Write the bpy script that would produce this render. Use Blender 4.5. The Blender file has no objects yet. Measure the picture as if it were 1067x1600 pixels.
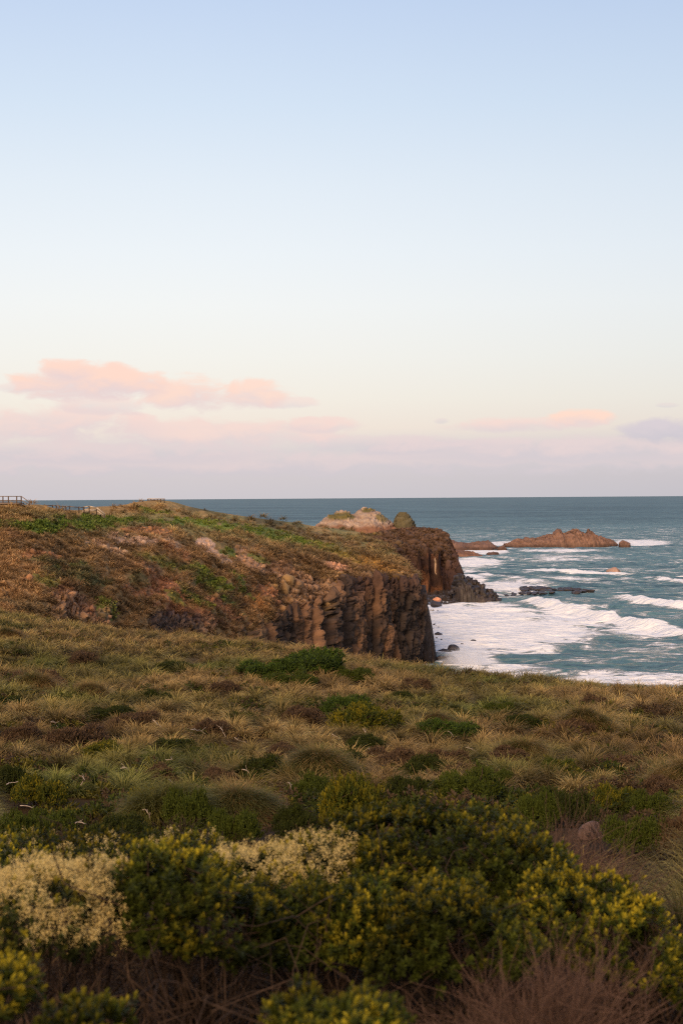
import bpy, bmesh, math, random
import numpy as np
from mathutils import Vector, Matrix

# ------------------------------------------------------------------ camera, world, sun, exposure
SC = bpy.context.scene
COL = SC.collection
F = 2222.0            # focal length in photo pixels (1067 x 1600 frame, 50 mm on a 36 mm long side)
EYE = 30.0            # eye height above the sea
rng = np.random.default_rng(7)
random.seed(7)

cam = bpy.data.objects.new('camera', bpy.data.cameras.new('camera'))
COL.objects.link(cam)
cam.data.sensor_fit = 'VERTICAL'
cam.data.sensor_height = 36.0
cam.data.lens = 50.0
cam.location = (0, 0, EYE)
PITCH = math.atan(21.7 / F)
cam.matrix_world = (Matrix.Translation((0, 0, EYE)) @ Matrix.Rotation(math.pi / 2 - PITCH, 4, 'X')
                    @ Matrix.Rotation(math.radians(-0.376), 4, 'Z'))
cam.data.clip_start = 0.1
cam.data.clip_end = 400000.0
cam.data.dof.use_dof = True
cam.data.dof.focus_distance = 55.0
cam.data.dof.aperture_fstop = 3.4
SC.camera = cam

SC.render.engine = 'CYCLES'
SC.cycles.use_denoising = False
SC.cycles.use_adaptive_sampling = False
SC.cycles.filter_width = 1.2
SC.cycles.max_bounces = 5
SC.cycles.transparent_max_bounces = 8
SC.cycles.volume_bounces = 6
SC.cycles.sample_clamp_indirect = 3.0
SC.view_settings.view_transform = 'Standard'
SC.view_settings.look = 'None'
SC.view_settings.exposure = 0.0
SC.view_settings.gamma = 1.0

SUN_AZ = math.radians(-160.0)      # behind the camera, to the left
SUN_EL = math.radians(30.0)
sun_dir = Vector((math.sin(SUN_AZ) * math.cos(SUN_EL), math.cos(SUN_AZ) * math.cos(SUN_EL), math.sin(SUN_EL)))
sl = bpy.data.lights.new('sun', 'SUN')
sl.energy = 3.3
sl.angle = math.radians(24.0)
sl.color = (1.0, 0.70, 0.44)
so = bpy.data.objects.new('sun', sl)
COL.objects.link(so)
so.rotation_mode = 'QUATERNION'
so.rotation_quaternion = sun_dir.to_track_quat('Z', 'Y')


def lin(r, g, b):
    f = lambda c: (c / 255 / 12.92) if c / 255 <= 0.04045 else ((c / 255 + 0.055) / 1.055) ** 2.4
    return np.array([f(r), f(g), f(b)])


class NT:
    """Small helper for writing node trees."""
    def __init__(self, tree):
        self.t = tree
        self.n = tree.nodes
        self.l = tree.links

    def put(self, sock, v):
        if isinstance(v, bpy.types.NodeSocket):
            self.l.new(v, sock)
        elif v is not None:
            if hasattr(sock.default_value, '__len__') and len(sock.default_value) == 4 and len(v) == 3:
                v = (*v, 1)
            sock.default_value = v

    def m(self, op, a, b=None, c=None, clamp=False):
        nd = self.n.new('ShaderNodeMath')
        nd.operation = op
        nd.use_clamp = clamp
        for i, v in enumerate((a, b, c)):
            if v is not None:
                self.put(nd.inputs[i], v)
        return nd.outputs[0]

    def ss(self, x, lo, hi):
        nd = self.n.new('ShaderNodeMapRange')
        nd.interpolation_type = 'SMOOTHSTEP'
        self.put(nd.inputs[0], x)
        self.put(nd.inputs[1], lo)
        self.put(nd.inputs[2], hi)
        return nd.outputs[0]

    def mix(self, f, a, b, mode='MIX'):
        nd = self.n.new('ShaderNodeMix')
        nd.data_type = 'RGBA'
        nd.blend_type = mode
        nd.clamp_factor = True
        self.put(nd.inputs[0], f)
        self.put(nd.inputs[6], a)
        self.put(nd.inputs[7], b)
        return nd.outputs[2]

    def xyz(self, x, y, z):
        nd = self.n.new('ShaderNodeCombineXYZ')
        for i, v in enumerate((x, y, z)):
            self.put(nd.inputs[i], v)
        return nd.outputs[0]

    def noise(self, vec, scale, detail=4.0, rough=0.55, dist=0.0):
        nd = self.n.new('ShaderNodeTexNoise')
        if vec is not None:
            self.l.new(vec, nd.inputs['Vector'])
        nd.inputs['Scale'].default_value = scale
        nd.inputs['Detail'].default_value = detail
        nd.inputs['Roughness'].default_value = rough
        nd.inputs['Distortion'].default_value = dist
        return nd.outputs[0]

    def ramp(self, x, stops):
        nd = self.n.new('ShaderNodeValToRGB')
        el = nd.color_ramp.elements
        while len(el) < len(stops):
            el.new(0.5)
        for e, (p, c) in zip(el, stops):
            e.position = p
            e.color = (*c, 1)
        self.put(nd.inputs[0], x)
        return nd.outputs[0]


def build_world():
    w = bpy.data.worlds.new('World')
    SC.world = w
    w.use_nodes = True
    w.node_tree.nodes.clear()
    k = NT(w.node_tree)
    tc = k.n.new('ShaderNodeTexCoord').outputs['Generated']
    sp = k.n.new('ShaderNodeSeparateXYZ')
    k.l.new(tc, sp.inputs[0])
    x, y, z = sp.outputs
    el = k.m('ARCSINE', z)
    az = k.m('ARCTAN2', x, y)
    # sunset gradient by elevation: position = elevation / 0.7 rad
    E = lambda py: max(0.0, (778 - py) / F / 0.7)
    stops = [(0.0, lin(204, 198, 204)), (E(745), lin(207, 199, 204)), (E(705), lin(216, 206, 208)),
             (E(670), lin(239, 224, 212)), (E(625), lin(242, 233, 221)), (E(560), lin(243, 239, 231)),
             (E(480), lin(243, 243, 240)), (E(400), lin(238, 242, 244)), (E(300), lin(229, 237, 244)),
             (E(180), lin(214, 228, 243)), (E(0), lin(194, 212, 239)),
             (0.75, lin(160, 186, 226)), (1.0, lin(138, 166, 214))]
    g = k.ramp(k.m('DIVIDE', el, 0.7), stops)
    # a little darker and bluer to the right
    g = k.mix(k.ss(az, -0.15, 0.45), g, k.mix(1.0, g, (0.86, 0.885, 0.92), 'MULTIPLY'))
    # warm afterglow round the low sun behind the camera
    dt = k.n.new('ShaderNodeVectorMath')
    dt.operation = 'DOT_PRODUCT'
    k.l.new(tc, dt.inputs[0])
    dt.inputs[1].default_value = sun_dir
    glow = k.m('MULTIPLY', k.ss(dt.outputs['Value'], 0.2, 1.0), 0.9)
    g = k.mix(glow, g, (1.15, 0.80, 0.52))
    # clouds near the horizon
    nv = k.xyz(k.m('MULTIPLY', az, 34.0), k.m('MULTIPLY', el, 76.0), 3.0)
    n1 = k.noise(nv, 1.0, 6.0, 0.58, 0.3)
    n2 = k.noise(nv, 0.42, 3.0, 0.5)
    nn = k.m('ADD', k.m('MULTIPLY', k.m('SUBTRACT', n1, 0.5), 2.6), k.m('MULTIPLY', k.m('SUBTRACT', n2, 0.5), 1.0))
    PE, LA, LO = (lin(254, 214, 196), lin(229, 206, 206)), (lin(243, 212, 205), lin(220, 204, 208)), (lin(226, 206, 208), lin(205, 197, 206))
    blobs = [
        (560, 724, 900, 16, 0.75, LO), (150, 705, 330, 14, 0.7, LO), (880, 704, 330, 17, 0.9, LO), (620, 694, 170, 12, 0.7, LO),
        (1045, 678, 85, 15, 1.0, (lin(212, 200, 208), lin(200, 193, 204))), (300, 676, 250, 20, 0.85, LA), (80, 660, 170, 21, 0.85, LA),
        (500, 664, 70, 9, 0.7, LA), (800, 668, 110, 10, 0.85, LA), (910, 658, 52, 11, 0.9, PE),
        (455, 629, 40, 7, 0.55, LA), (160, 632, 80, 12, 0.6, LA), (298, 617, 74, 23, 0.9, PE), (398, 616, 54, 19, 0.85, PE),
        (130, 598, 112, 22, 0.95, PE), (190, 597, 76, 18, 0.9, PE), (105, 580, 42, 14, 0.9, PE),
        (692, 659, 13, 4, 0.45, LO), (1040, 640, 20, 3, 0.4, LO), (30, 606, 40, 6, 0.4, LA)]
    for (px, py, rx, ry, am, (top, und)) in blobs:
        u = k.m('DIVIDE', k.m('SUBTRACT', az, math.atan((px - 533.5) / F)), 1.15 * rx / F)
        v = k.m('DIVIDE', k.m('SUBTRACT', el, (778 - py) / F), 1.55 * ry / F)
        r2 = k.m('ADD', k.m('MULTIPLY', u, u), k.m('MULTIPLY', v, v))
        d = k.m('ADD', k.m('SUBTRACT', 1.0, r2), nn)
        a = k.m('MULTIPLY', k.ss(d, 0.0, 0.82), am)
        c = k.mix(k.ss(k.m('ADD', v, nn), -0.8, 0.6), und, top)
        g = k.mix(a, g, c)
    # below the horizon: what the sea sends back
    g = k.mix(k.ss(el, -0.06, -0.002), (0.10, 0.12, 0.13), g)
    bg = k.n.new('ShaderNodeBackground')
    k.l.new(g, bg.inputs[0])
    bg.inputs[1].default_value = 0.95
    sky = k.n.new('ShaderNodeTexSky')
    sky.sky_type = 'NISHITA'
    sky.sun_disc = False
    sky.sun_elevation = SUN_EL
    sky.sun_rotation = SUN_AZ
    bg2 = k.n.new('ShaderNodeBackground')
    k.l.new(sky.outputs[0], bg2.inputs[0])
    bg2.inputs[1].default_value = 0.012
    ad = k.n.new('ShaderNodeAddShader')
    k.l.new(bg.outputs[0], ad.inputs[0])
    k.l.new(bg2.outputs[0], ad.inputs[1])
    out = k.n.new('ShaderNodeOutputWorld')
    k.l.new(ad.outputs[0], out.inputs[0])
    w.cycles.sampling_method = 'MANUAL'
    w.cycles.sample_map_resolution = 512


build_world()

# ------------------------------------------------------------------ numeric helpers
def yh(px):
    return 781.5 - 7.0 * px / 1067.0


def at(px, py, D):
    """World point seen at photo pixel (px, py) at distance D along the view."""
    px, py, D = np.asarray(px, float), np.asarray(py, float), np.asarray(D, float)
    return np.stack([D * (px - 533.5) / F, D + 0 * px, EYE - D * (py - yh(px)) / F], -1)


def sea_D(px, py):
    return EYE * F / (py - yh(px))


def _hash(ix, iy, iz, seed):
    with np.errstate(over='ignore'):
        h = (ix.astype(np.int64) * 374761393 + iy.astype(np.int64) * 668265263 + iz.astype(np.int64) * 2147483647 + seed * 1274126177).astype(np.uint32)
        h = (h ^ (h >> np.uint32(13))) * np.uint32(1274126177)
        h = (h ^ (h >> np.uint32(16))) * np.uint32(2246822519)
        h = h ^ (h >> np.uint32(15))
    return h.astype(np.float64) / 4294967295.0


def vnoise(x, y, z=None, seed=0):
    x = np.asarray(x, float)
    y = np.asarray(y, float)
    z = np.zeros_like(x) if z is None else np.asarray(z, float)
    fx, fy, fz = np.floor(x), np.floor(y), np.floor(z)
    u, v, w = x - fx, y - fy, z - fz
    u, v, w = (t * t * t * (t * (t * 6 - 15) + 10) for t in (u, v, w))
    r = 0
    for a in (0, 1):
        for b in (0, 1):
            for c in (0, 1):
                wt = (u if a else 1 - u) * (v if b else 1 - v) * (w if c else 1 - w)
                r = r + wt * _hash(fx + a, fy + b, fz + c, seed)
    return r * 2 - 1


def fbm(x, y, z=None, oct=4, seed=0, gain=0.5):
    r, a, s = 0, 1.0, 0
    for i in range(oct):
        f = 2.03 ** i
        r = r + a * vnoise(np.asarray(x) * f + 17.3 * i, np.asarray(y) * f - 9.1 * i, None if z is None else np.asarray(z) * f, seed + i)
        s += a
        a *= gain
    return r / s


def vor(x, y, seed=0, jit=0.9):
    """2-D cells: distance to nearest, to second nearest, and a random value per cell."""
    x, y = np.asarray(x, float), np.asarray(y, float)
    fx, fy = np.floor(x), np.floor(y)
    f1 = np.full(x.shape, 9.0)
    f2 = np.full(x.shape, 9.0)
    cid = np.zeros(x.shape)
    zz = np.zeros_like(fx)
    for a in (-1, 0, 1):
        for b in (-1, 0, 1):
            ix, iy = fx + a, fy + b
            dx = ix + 0.5 + (_hash(ix, iy, zz, seed) - 0.5) * jit - x
            dy = iy + 0.5 + (_hash(ix, iy, zz + 1, seed) - 0.5) * jit - y
            d = np.sqrt(dx * dx + dy * dy)
            c = _hash(ix, iy, zz + 2, seed)
            near = d < f1
            f2 = np.where(near, f1, np.minimum(f2, d))
            cid = np.where(near, c, cid)
            f1 = np.where(near, d, f1)
    return f1, f2, cid


def sstep(x, a, b):
    t = np.clip((np.asarray(x, float) - a) / (b - a), 0, 1)
    return t * t * (3 - 2 * t)


def pchip(x, y, q):
    x, y, q = np.asarray(x, float), np.asarray(y, float), np.asarray(q, float)
    h = np.diff(x)
    s = np.diff(y) / h
    m = np.zeros(len(x))
    m[0], m[-1] = s[0], s[-1]
    for i in range(1, len(x) - 1):
        if s[i - 1] * s[i] > 0:
            w1, w2 = 2 * h[i] + h[i - 1], h[i] + 2 * h[i - 1]
            m[i] = (w1 + w2) / (w1 / s[i - 1] + w2 / s[i])
    i = np.clip(np.searchsorted(x, q) - 1, 0, len(x) - 2)
    t = (q - x[i]) / h[i]
    t2, t3 = t * t, t * t * t
    r = ((2 * t3 - 3 * t2 + 1) * y[i] + (t3 - 2 * t2 + t) * h[i] * m[i] + (-2 * t3 + 3 * t2) * y[i + 1] + (t3 - t2) * h[i] * m[i + 1])
    return np.where(q <= x[0], y[0], np.where(q >= x[-1], y[-1], r))


def columns(S, Z, wmin, wmax, hmin, hmax, seed, wob=0.5):
    """Upright jointed rock columns along a face: crack depth 0..1, column value, joint depth 0..1, block value, profile."""
    R = np.random.default_rng(seed)
    b = np.cumsum(R.uniform(wmin, wmax, 4000)) - 40
    Sw = S + wob * fbm(S / 6, Z / 9, oct=3, seed=seed) + 0.25 * wob * fbm(S / 1.2, Z / 1.5, oct=2, seed=seed + 1)
    i = np.clip(np.searchsorted(b, Sw.ravel()).reshape(S.shape), 1, len(b) - 1)
    lo, hi = b[i - 1], b[i]
    u = (Sw - lo) / (hi - lo)
    dist = np.minimum(u, 1 - u) * (hi - lo)
    cv = R.uniform(0, 1, 4001)[i]
    sp = R.uniform(hmin, hmax, 4001)[i]
    zz = (Z + 0.5 * fbm(S / 2, Z / 2, oct=3, seed=seed + 2)) / sp + R.uniform(0, 9, 4001)[i]
    k = np.floor(zz)
    fz = np.minimum(zz - k, 1 - zz + k) * sp
    bv = _hash(i, k, np.zeros_like(k), seed)
    tilt = (_hash(i, k, np.ones_like(k), seed) - .5) * (u - .5)
    return 1 - sstep(dist, 0.04, 0.34), cv, 1 - sstep(fz, 0.0, 0.22), bv, tilt - 1.2 * np.abs(u - .5) ** 3 * 4


# ------------------------------------------------------------------ mesh helpers
def raw_mesh(name, verts, faces, col=None, mats=(), smooth=True, attrs=None):
    verts = np.ascontiguousarray(verts, np.float32).reshape(-1, 3)
    me = bpy.data.meshes.new(name)
    me.vertices.add(len(verts))
    me.vertices.foreach_set('co', verts.ravel())
    if isinstance(faces, np.ndarray):
        n = faces.shape[1]
        flat = faces.astype(np.int32).ravel()
        starts = np.arange(0, len(flat), n, dtype=np.int32)
    else:
        flat = np.array([i for f in faces for i in f], np.int32)
        starts = np.cumsum([0] + [len(f) for f in faces[:-1]]).astype(np.int32)
    me.loops.add(len(flat))
    me.loops.foreach_set('vertex_index', flat)
    me.polygons.add(len(starts))
    me.polygons.foreach_set('loop_start', starts)
    if smooth:
        me.polygons.foreach_set('use_smooth', np.ones(len(starts), bool))
    me.update(calc_edges=True)
    if col is not None:
        a = me.attributes.new('Col', 'FLOAT_COLOR', 'POINT')
        c = np.ones((len(verts), 4), np.float32)
        c[:, :3] = col
        a.data.foreach_set('color', c.ravel())
    for nm, v in (attrs or {}).items():
        a = me.attributes.new(nm, 'FLOAT', 'POINT')
        a.data.foreach_set('value', np.ascontiguousarray(v, np.float32).ravel())
    for m in mats:
        me.materials.append(m)
    return me


def link(name, me, parent=None, loc=(0, 0, 0), rot=(0, 0, 0), scale=(1, 1, 1)):
    o = bpy.data.objects.new(name, me)
    COL.objects.link(o)
    o.parent = parent
    o.location = loc
    o.rotation_euler = rot
    o.scale = scale
    return o


def tag(o, label=None, cat=None, group=None, kind=None):
    for k_, v in (('label', label), ('category', cat), ('group', group), ('kind', kind)):
        if v:
            o[k_] = v
    return o


def thing(name, label, cat, loc=(0, 0, 0), rz=0.0, group=None):
    o = bpy.data.objects.new(name, None)
    COL.objects.link(o)
    o.location = loc
    o.rotation_euler = (0, 0, rz)
    o.empty_display_size = 0.2
    return tag(o, label, cat, group)


def copy_thing(o, loc, rz, s=1.0, label=None, group=None):
    c = o.copy()
    COL.objects.link(c)
    c.location = loc
    c.rotation_euler = (0, 0, rz)
    c.scale = (s, s, s) if np.isscalar(s) else s
    if label:
        c['label'] = label
    if group:
        c['group'] = group
    for ch in list(o.children):
        d = ch.copy()
        COL.objects.link(d)
        d.parent = c
        for g in list(ch.children):
            e = g.copy()
            COL.objects.link(e)
            e.parent = d
    return c


def grid_faces(nr, nc, flip=False):
    i = np.arange(nr - 1)[:, None] * nc + np.arange(nc - 1)[None, :]
    q = np.stack([i, i + 1, i + nc + 1, i + nc], -1).reshape(-1, 4)
    return q[:, ::-1] if flip else q


def grid_normals(P):
    du = np.gradient(P, axis=1)
    dv = np.gradient(P, axis=0)
    n = np.cross(du, dv)
    return n / (np.linalg.norm(n, axis=-1, keepdims=True) + 1e-9)


def boxes(lst):
    """lst of (centre, half axes as three vectors) -> verts, quads."""
    V, Q = [], []
    sg = [(-1, -1, -1), (1, -1, -1), (1, 1, -1), (-1, 1, -1), (-1, -1, 1), (1, -1, 1), (1, 1, 1), (-1, 1, 1)]
    fq = [(0, 3, 2, 1), (4, 5, 6, 7), (0, 1, 5, 4), (1, 2, 6, 5), (2, 3, 7, 6), (3, 0, 4, 7)]
    for c, a, b, d in lst:
        n = len(V)
        for s in sg:
            V.append(np.asarray(c, float) + s[0] * np.asarray(a, float) + s[1] * np.asarray(b, float) + s[2] * np.asarray(d, float))
        Q += [tuple(n + i for i in f) for f in fq]
    return np.array(V), np.array(Q)


def beam(p, q, w, t):
    """A squared timber from p to q, w wide across and t thick, as one box spec."""
    p, q = np.asarray(p, float), np.asarray(q, float)
    d = (q - p) / 2
    u = d / np.linalg.norm(d)
    s = np.cross(u, (0, 0, 1))
    if np.linalg.norm(s) < 0.1:
        s = np.array((1.0, 0, 0))
    s = s / np.linalg.norm(s)
    n = np.cross(s, u)
    return ((p + q) / 2, d, s * w / 2, n * t / 2)


def tubes(paths, sides=5):
    """paths: list of (points (n,3), radii (n,)) -> verts, quads of open tubes."""
    V, Q = [], []
    n0 = 0
    ang = np.linspace(0, 2 * math.pi, sides, endpoint=False)
    for pts, rad in paths:
        pts = np.asarray(pts, float)
        t = np.gradient(pts, axis=0)
        t /= np.linalg.norm(t, axis=1, keepdims=True) + 1e-9
        ref = np.where(np.abs(t[:, 2:3]) > 0.9, np.array([[1.0, 0, 0]]), np.array([[0, 0, 1.0]]))
        a = np.cross(t, ref)
        a /= np.linalg.norm(a, axis=1, keepdims=True) + 1e-9
        b = np.cross(t, a)
        r = np.asarray(rad, float)[:, None, None]
        ring = pts[:, None, :] + r * (np.cos(ang)[None, :, None] * a[:, None, :] + np.sin(ang)[None, :, None] * b[:, None, :])
        V.append(ring.reshape(-1, 3))
        m = len(pts)
        i = np.arange(m - 1)[:, None] * sides
        j = np.arange(sides)[None, :]
        Q.append((n0 + np.stack([i + j, i + (j + 1) % sides, i + sides + (j + 1) % sides, i + sides + j], -1)).reshape(-1, 4))
        n0 += m * sides
    return np.concatenate(V), np.concatenate(Q)


# ------------------------------------------------------------------ materials
def mat(name):
    m = bpy.data.materials.new(name)
    m.use_nodes = True
    k = NT(m.node_tree)
    p = k.n['Principled BSDF']
    return m, k, p


def col_mat(name, rough=0.85, spec=0.2, var=0.35, scale=3.0, bump=0.0, bscale=8.0, trans=0.0, bdist=0.1):
    """Material whose colour is the mesh's own Col attribute, broken up by fine procedural grain."""
    m, k, p = mat(name)
    at_ = k.n.new('ShaderNodeAttribute')
    at_.attribute_name = 'Col'
    co = k.n.new('ShaderNodeTexCoord').outputs['Object']
    nz = k.noise(co, scale, 5.0, 0.6)
    f = k.m('MULTIPLY_ADD', nz, 2 * var, 1 - var)
    c = k.mix(1.0, at_.outputs['Color'], k.xyz(f, f, f), 'MULTIPLY')
    k.put(p.inputs['Base Color'], c)
    p.inputs['Roughness'].default_value = rough
    p.inputs['Specular IOR Level'].default_value = spec
    if bump > 0:
        b = k.n.new('ShaderNodeBump')
        b.inputs['Strength'].default_value = bump
        b.inputs['Distance'].default_value = bdist
        k.l.new(k.noise(co, bscale, 6.0, 0.65), b.inputs['Height'])
        k.l.new(b.outputs[0], p.inputs['Normal'])
    if trans > 0:
        tr = k.n.new('ShaderNodeBsdfTranslucent')
        k.put(tr.inputs[0], c)
        ms = k.n.new('ShaderNodeMixShader')
        ms.inputs[0].default_value = trans
        k.l.new(p.outputs[0], ms.inputs[1])
        k.l.new(tr.outputs[0], ms.inputs[2])
        k.l.new(ms.outputs[0], k.n['Material Output'].inputs[0])
    return m


M_SOIL = col_mat('soil_and_litter', 0.95, 0.1, 0.5, 6.0, 0.8, 14.0, bdist=0.05)
M_HILL = col_mat('hill_turf_and_rock', 0.92, 0.15, 0.42, 0.9, 0.9, 1.6, bdist=0.35)
M_GRASS = col_mat('grass_blades', 0.7, 0.15, 0.15, 2.0, trans=0.25)
M_LEAF = col_mat('shrub_leaves', 0.6, 0.1, 0.2, 6.0, trans=0.2)
M_FLOWER = col_mat('cream_flowers', 0.8, 0.1, 0.12, 9.0, trans=0.3)
M_ROCK = col_mat('weathered_rock', 0.85, 0.25, 0.45, 1.2, 0.9, 2.2, bdist=0.25)
M_WETROCK = col_mat('wet_black_rock', 0.5, 0.4, 0.4, 2.0, 0.8, 4.0, bdist=0.15)


def plain(name, c, c2, scale, rough=0.85, bump=0.4, stretch=None):
    m, k, p = mat(name)
    co = k.n.new('ShaderNodeTexCoord').outputs['Object']
    k.put(p.inputs['Base Color'], k.mix(k.ss(k.noise(co, scale, 5.0, 0.6), 0.3, 0.7), c, c2))
    p.inputs['Roughness'].default_value = rough
    p.inputs['Specular IOR Level'].default_value = 0.2
    b = k.n.new('ShaderNodeBump')
    b.inputs['Strength'].default_value = bump
    b.inputs['Distance'].default_value = 0.02
    k.l.new(k.noise(co, scale * 3, 4.0), b.inputs['Height'])
    k.l.new(b.outputs[0], p.inputs['Normal'])
    return m


M_TIMBER = plain('weathered_timber', (0.16, 0.12, 0.095), (0.26, 0.20, 0.16), 3.0)
M_TIMBER_DARK = plain('dark_timber', (0.07, 0.05, 0.04), (0.12, 0.09, 0.075), 3.0)
M_PALE = plain('sun_bleached_timber', (0.34, 0.28, 0.23), (0.50, 0.43, 0.36), 3.0)
M_BARK = plain('brown_bark', (0.028, 0.018, 0.013), (0.070, 0.044, 0.030), 20.0)
M_TWIG = plain('dry_twig', (0.075, 0.042, 0.03), (0.15, 0.09, 0.065), 14.0)
M_BONE = plain('bleached_wood', (0.24, 0.19, 0.15), (0.42, 0.35, 0.29), 9.0)


def alb(r, g, b, k=1.55):
    """Real-world base colour for a thing that looks (r, g, b) in the dusk photograph."""
    return np.minimum(lin(r, g, b) * k, 0.85)


# ------------------------------------------------------------------ near ground (slope the camera stands on)
EDGE_X = [-900, -400, 0, 100, 200, 300, 400, 500, 600, 700, 800, 900, 1067, 1500, 2200]
EDGE_Y = [860, 905, 950, 968, 983, 993, 1001, 1013, 1030, 1042, 1050, 1058, 1068, 1092, 1110]
_gpx = np.linspace(-900, 2200, 125)
_gd = np.concatenate([np.linspace(0, 40, 161), np.linspace(40.5, 160, 240), np.linspace(162, 420, 80)])


def crest_D(px):
    return np.interp(px, [-900, 0, 1067, 2200], [125, 95, 60, 48])


_tab = np.zeros((len(_gpx), len(_gd)))
for _i, _p in enumerate(_gpx):
    _dc = crest_D(_p)
    _hc = _dc * (np.interp(_p, EDGE_X, EDGE_Y) - yh(_p)) / F + 0.38
    _tab[_i] = pchip([0, 2, 5, 7, 8.6, 12, 18, 30, _dc, _dc + 8, _dc + 20, _dc + 45, _dc + 95, 430],
                     [1.75, 2.05, 2.6, 2.9, 3.1, 3.65, 4.55, 6.35, _hc, _hc + 2.0, _hc + 8, _hc + 19, 33.0, 36.0], _gd)


def z_ground(x, y, bump=True):
    x, y = np.asarray(x, float), np.asarray(y, float)
    yy = np.maximum(y, 4.0)
    px = np.clip(533.5 + F * x / yy, -900, 2200)
    d = np.clip(y, 0, 419)
    i = np.clip((px + 900) / (3100 / 124), 0, 123.999)
    i0 = i.astype(int)
    fi = i - i0
    j = np.interp(d, _gd, np.arange(len(_gd)))
    j0 = np.clip(j.astype(int), 0, len(_gd) - 2)
    fj = j - j0
    dr = (_tab[i0, j0] * (1 - fi) + _tab[i0 + 1, j0] * fi) * (1 - fj) + (_tab[i0, j0 + 1] * (1 - fi) + _tab[i0 + 1, j0 + 1] * fi) * fj
    z = EYE - dr
    if bump:
        z = z + 0.10 * fbm(x / 2.2, y / 2.2, oct=3, seed=3) + 0.25 * sstep(y, 15, 50) * fbm(x / 9, y / 9, oct=2, seed=5)
    return z


def build_ground():
    pxs = np.concatenate([np.linspace(-3200, -260, 70), np.linspace(-240, 1310, 360), np.linspace(1340, 4200, 70)])
    ys = np.concatenate([np.linspace(-14, 3.5, 30), np.geomspace(3.7, 110, 330), np.geomspace(111, 400, 60)])
    Y, PX = np.meshgrid(ys, pxs, indexing='ij')
    X = np.maximum(Y, 6.0) * (PX - 533.5) / F
    Z = z_ground(X, Y)
    P = np.stack([X, Y, Z], -1)
    n = fbm(X / 1.3, Y / 1.3, oct=4, seed=11)[..., None]
    far = sstep(Y, 14, 40)[..., None]
    c = (alb(40, 27, 14) * (1 - far) + alb(50, 38, 18) * far) * (1 + 0.35 * n) + alb(30, 34, 14) * np.clip(n, 0, 1) * 0.5
    o = link('ground', raw_mesh('ground', P, grid_faces(len(ys), len(pxs)), np.clip(c, 0, 1).reshape(-1, 3), [M_SOIL]))
    tag(o, 'grassy slope running down from the viewpoint to the cliff edge', None, None, 'structure')


build_ground()


# ------------------------------------------------------------------ sea
BREAKERS = [  # photo outline of each wave crest, height, width, foam strength along it
    ([(815, 936), (840, 939), (880, 950), (940, 965), (1000, 978), (1067, 991), (1180, 1006)], 1.5, [0.5, 0.9, 1, 1, 1, 1, 1]),
    ([(955, 929), (1010, 940), (1067, 947), (1180, 958)], 1.4, [0.3, 1.0, 0.9, 0.9]),
    ([(790, 892), (850, 890), (920, 895), (968, 897), (1000, 900), (1067, 908), (1180, 918)], 0.9, [0.7, 0.9, 1, 1, 0.35, 0.8, 1]),
    ([(690, 905), (760, 897), (830, 906), (880, 914)], 0.7, [0.8, 0.7, 0.5, 0.2]),
    ([(760, 868), (830, 874), (900, 872)], 0.7, [0.7, 0.4, 0.2]),
]
FOAM = [(760, 980, 125, 42, 1.1), (720, 1000, 70, 42, 1.05), (850, 985, 100, 28, 1.0), (900, 962, 90, 22, .85), (1010, 985, 90, 16, .8),
        (800, 1012, 110, 16, .8), (720, 905, 60, 22, .75), (800, 918, 80, 16, .85), (740, 880, 55, 10, .9), (880, 872, 130, 9, .62),
        (1000, 848, 60, 6, .85), (800, 850, 70, 5, .8), (880, 860, 90, 4, .75), (760, 862, 45, 5, .85), (690, 950, 50, 30, .95),
        (960, 1060, 190, 14, .75), (800, 1046, 90, 12, .75), (730, 1035, 55, 16, .95), (1020, 1006, 60, 8, .35), (1040, 900, 50, 6, .5),
        (850, 905, 110, 9, .68), (960, 925, 60, 5, .5), (720, 856, 40, 6, .7), (920, 836, 60, 2, .3)]


def seg_dist(X, Y, pts):
    """Signed distance (positive = seaward side) and position along a polyline in the plane."""
    best = np.full(X.shape, 1e9)
    sgn = np.zeros(X.shape)
    al = np.zeros(X.shape)
    n = len(pts) - 1
    for i in range(n):
        a, b = pts[i], pts[i + 1]
        d = b - a
        L2 = d @ d
        t = np.clip(((X - a[0]) * d[0] + (Y - a[1]) * d[1]) / L2, 0, 1)
        ex, ey = X - a[0] - t * d[0], Y - a[1] - t * d[1]
        r = np.hypot(ex, ey)
        s = np.sign(d[0] * ey - d[1] * ex)
        m = r < best
        best = np.where(m, r, best)
        sgn = np.where(m, s, sgn)
        al = np.where(m, i + t, al)
    return best * sgn, al


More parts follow.
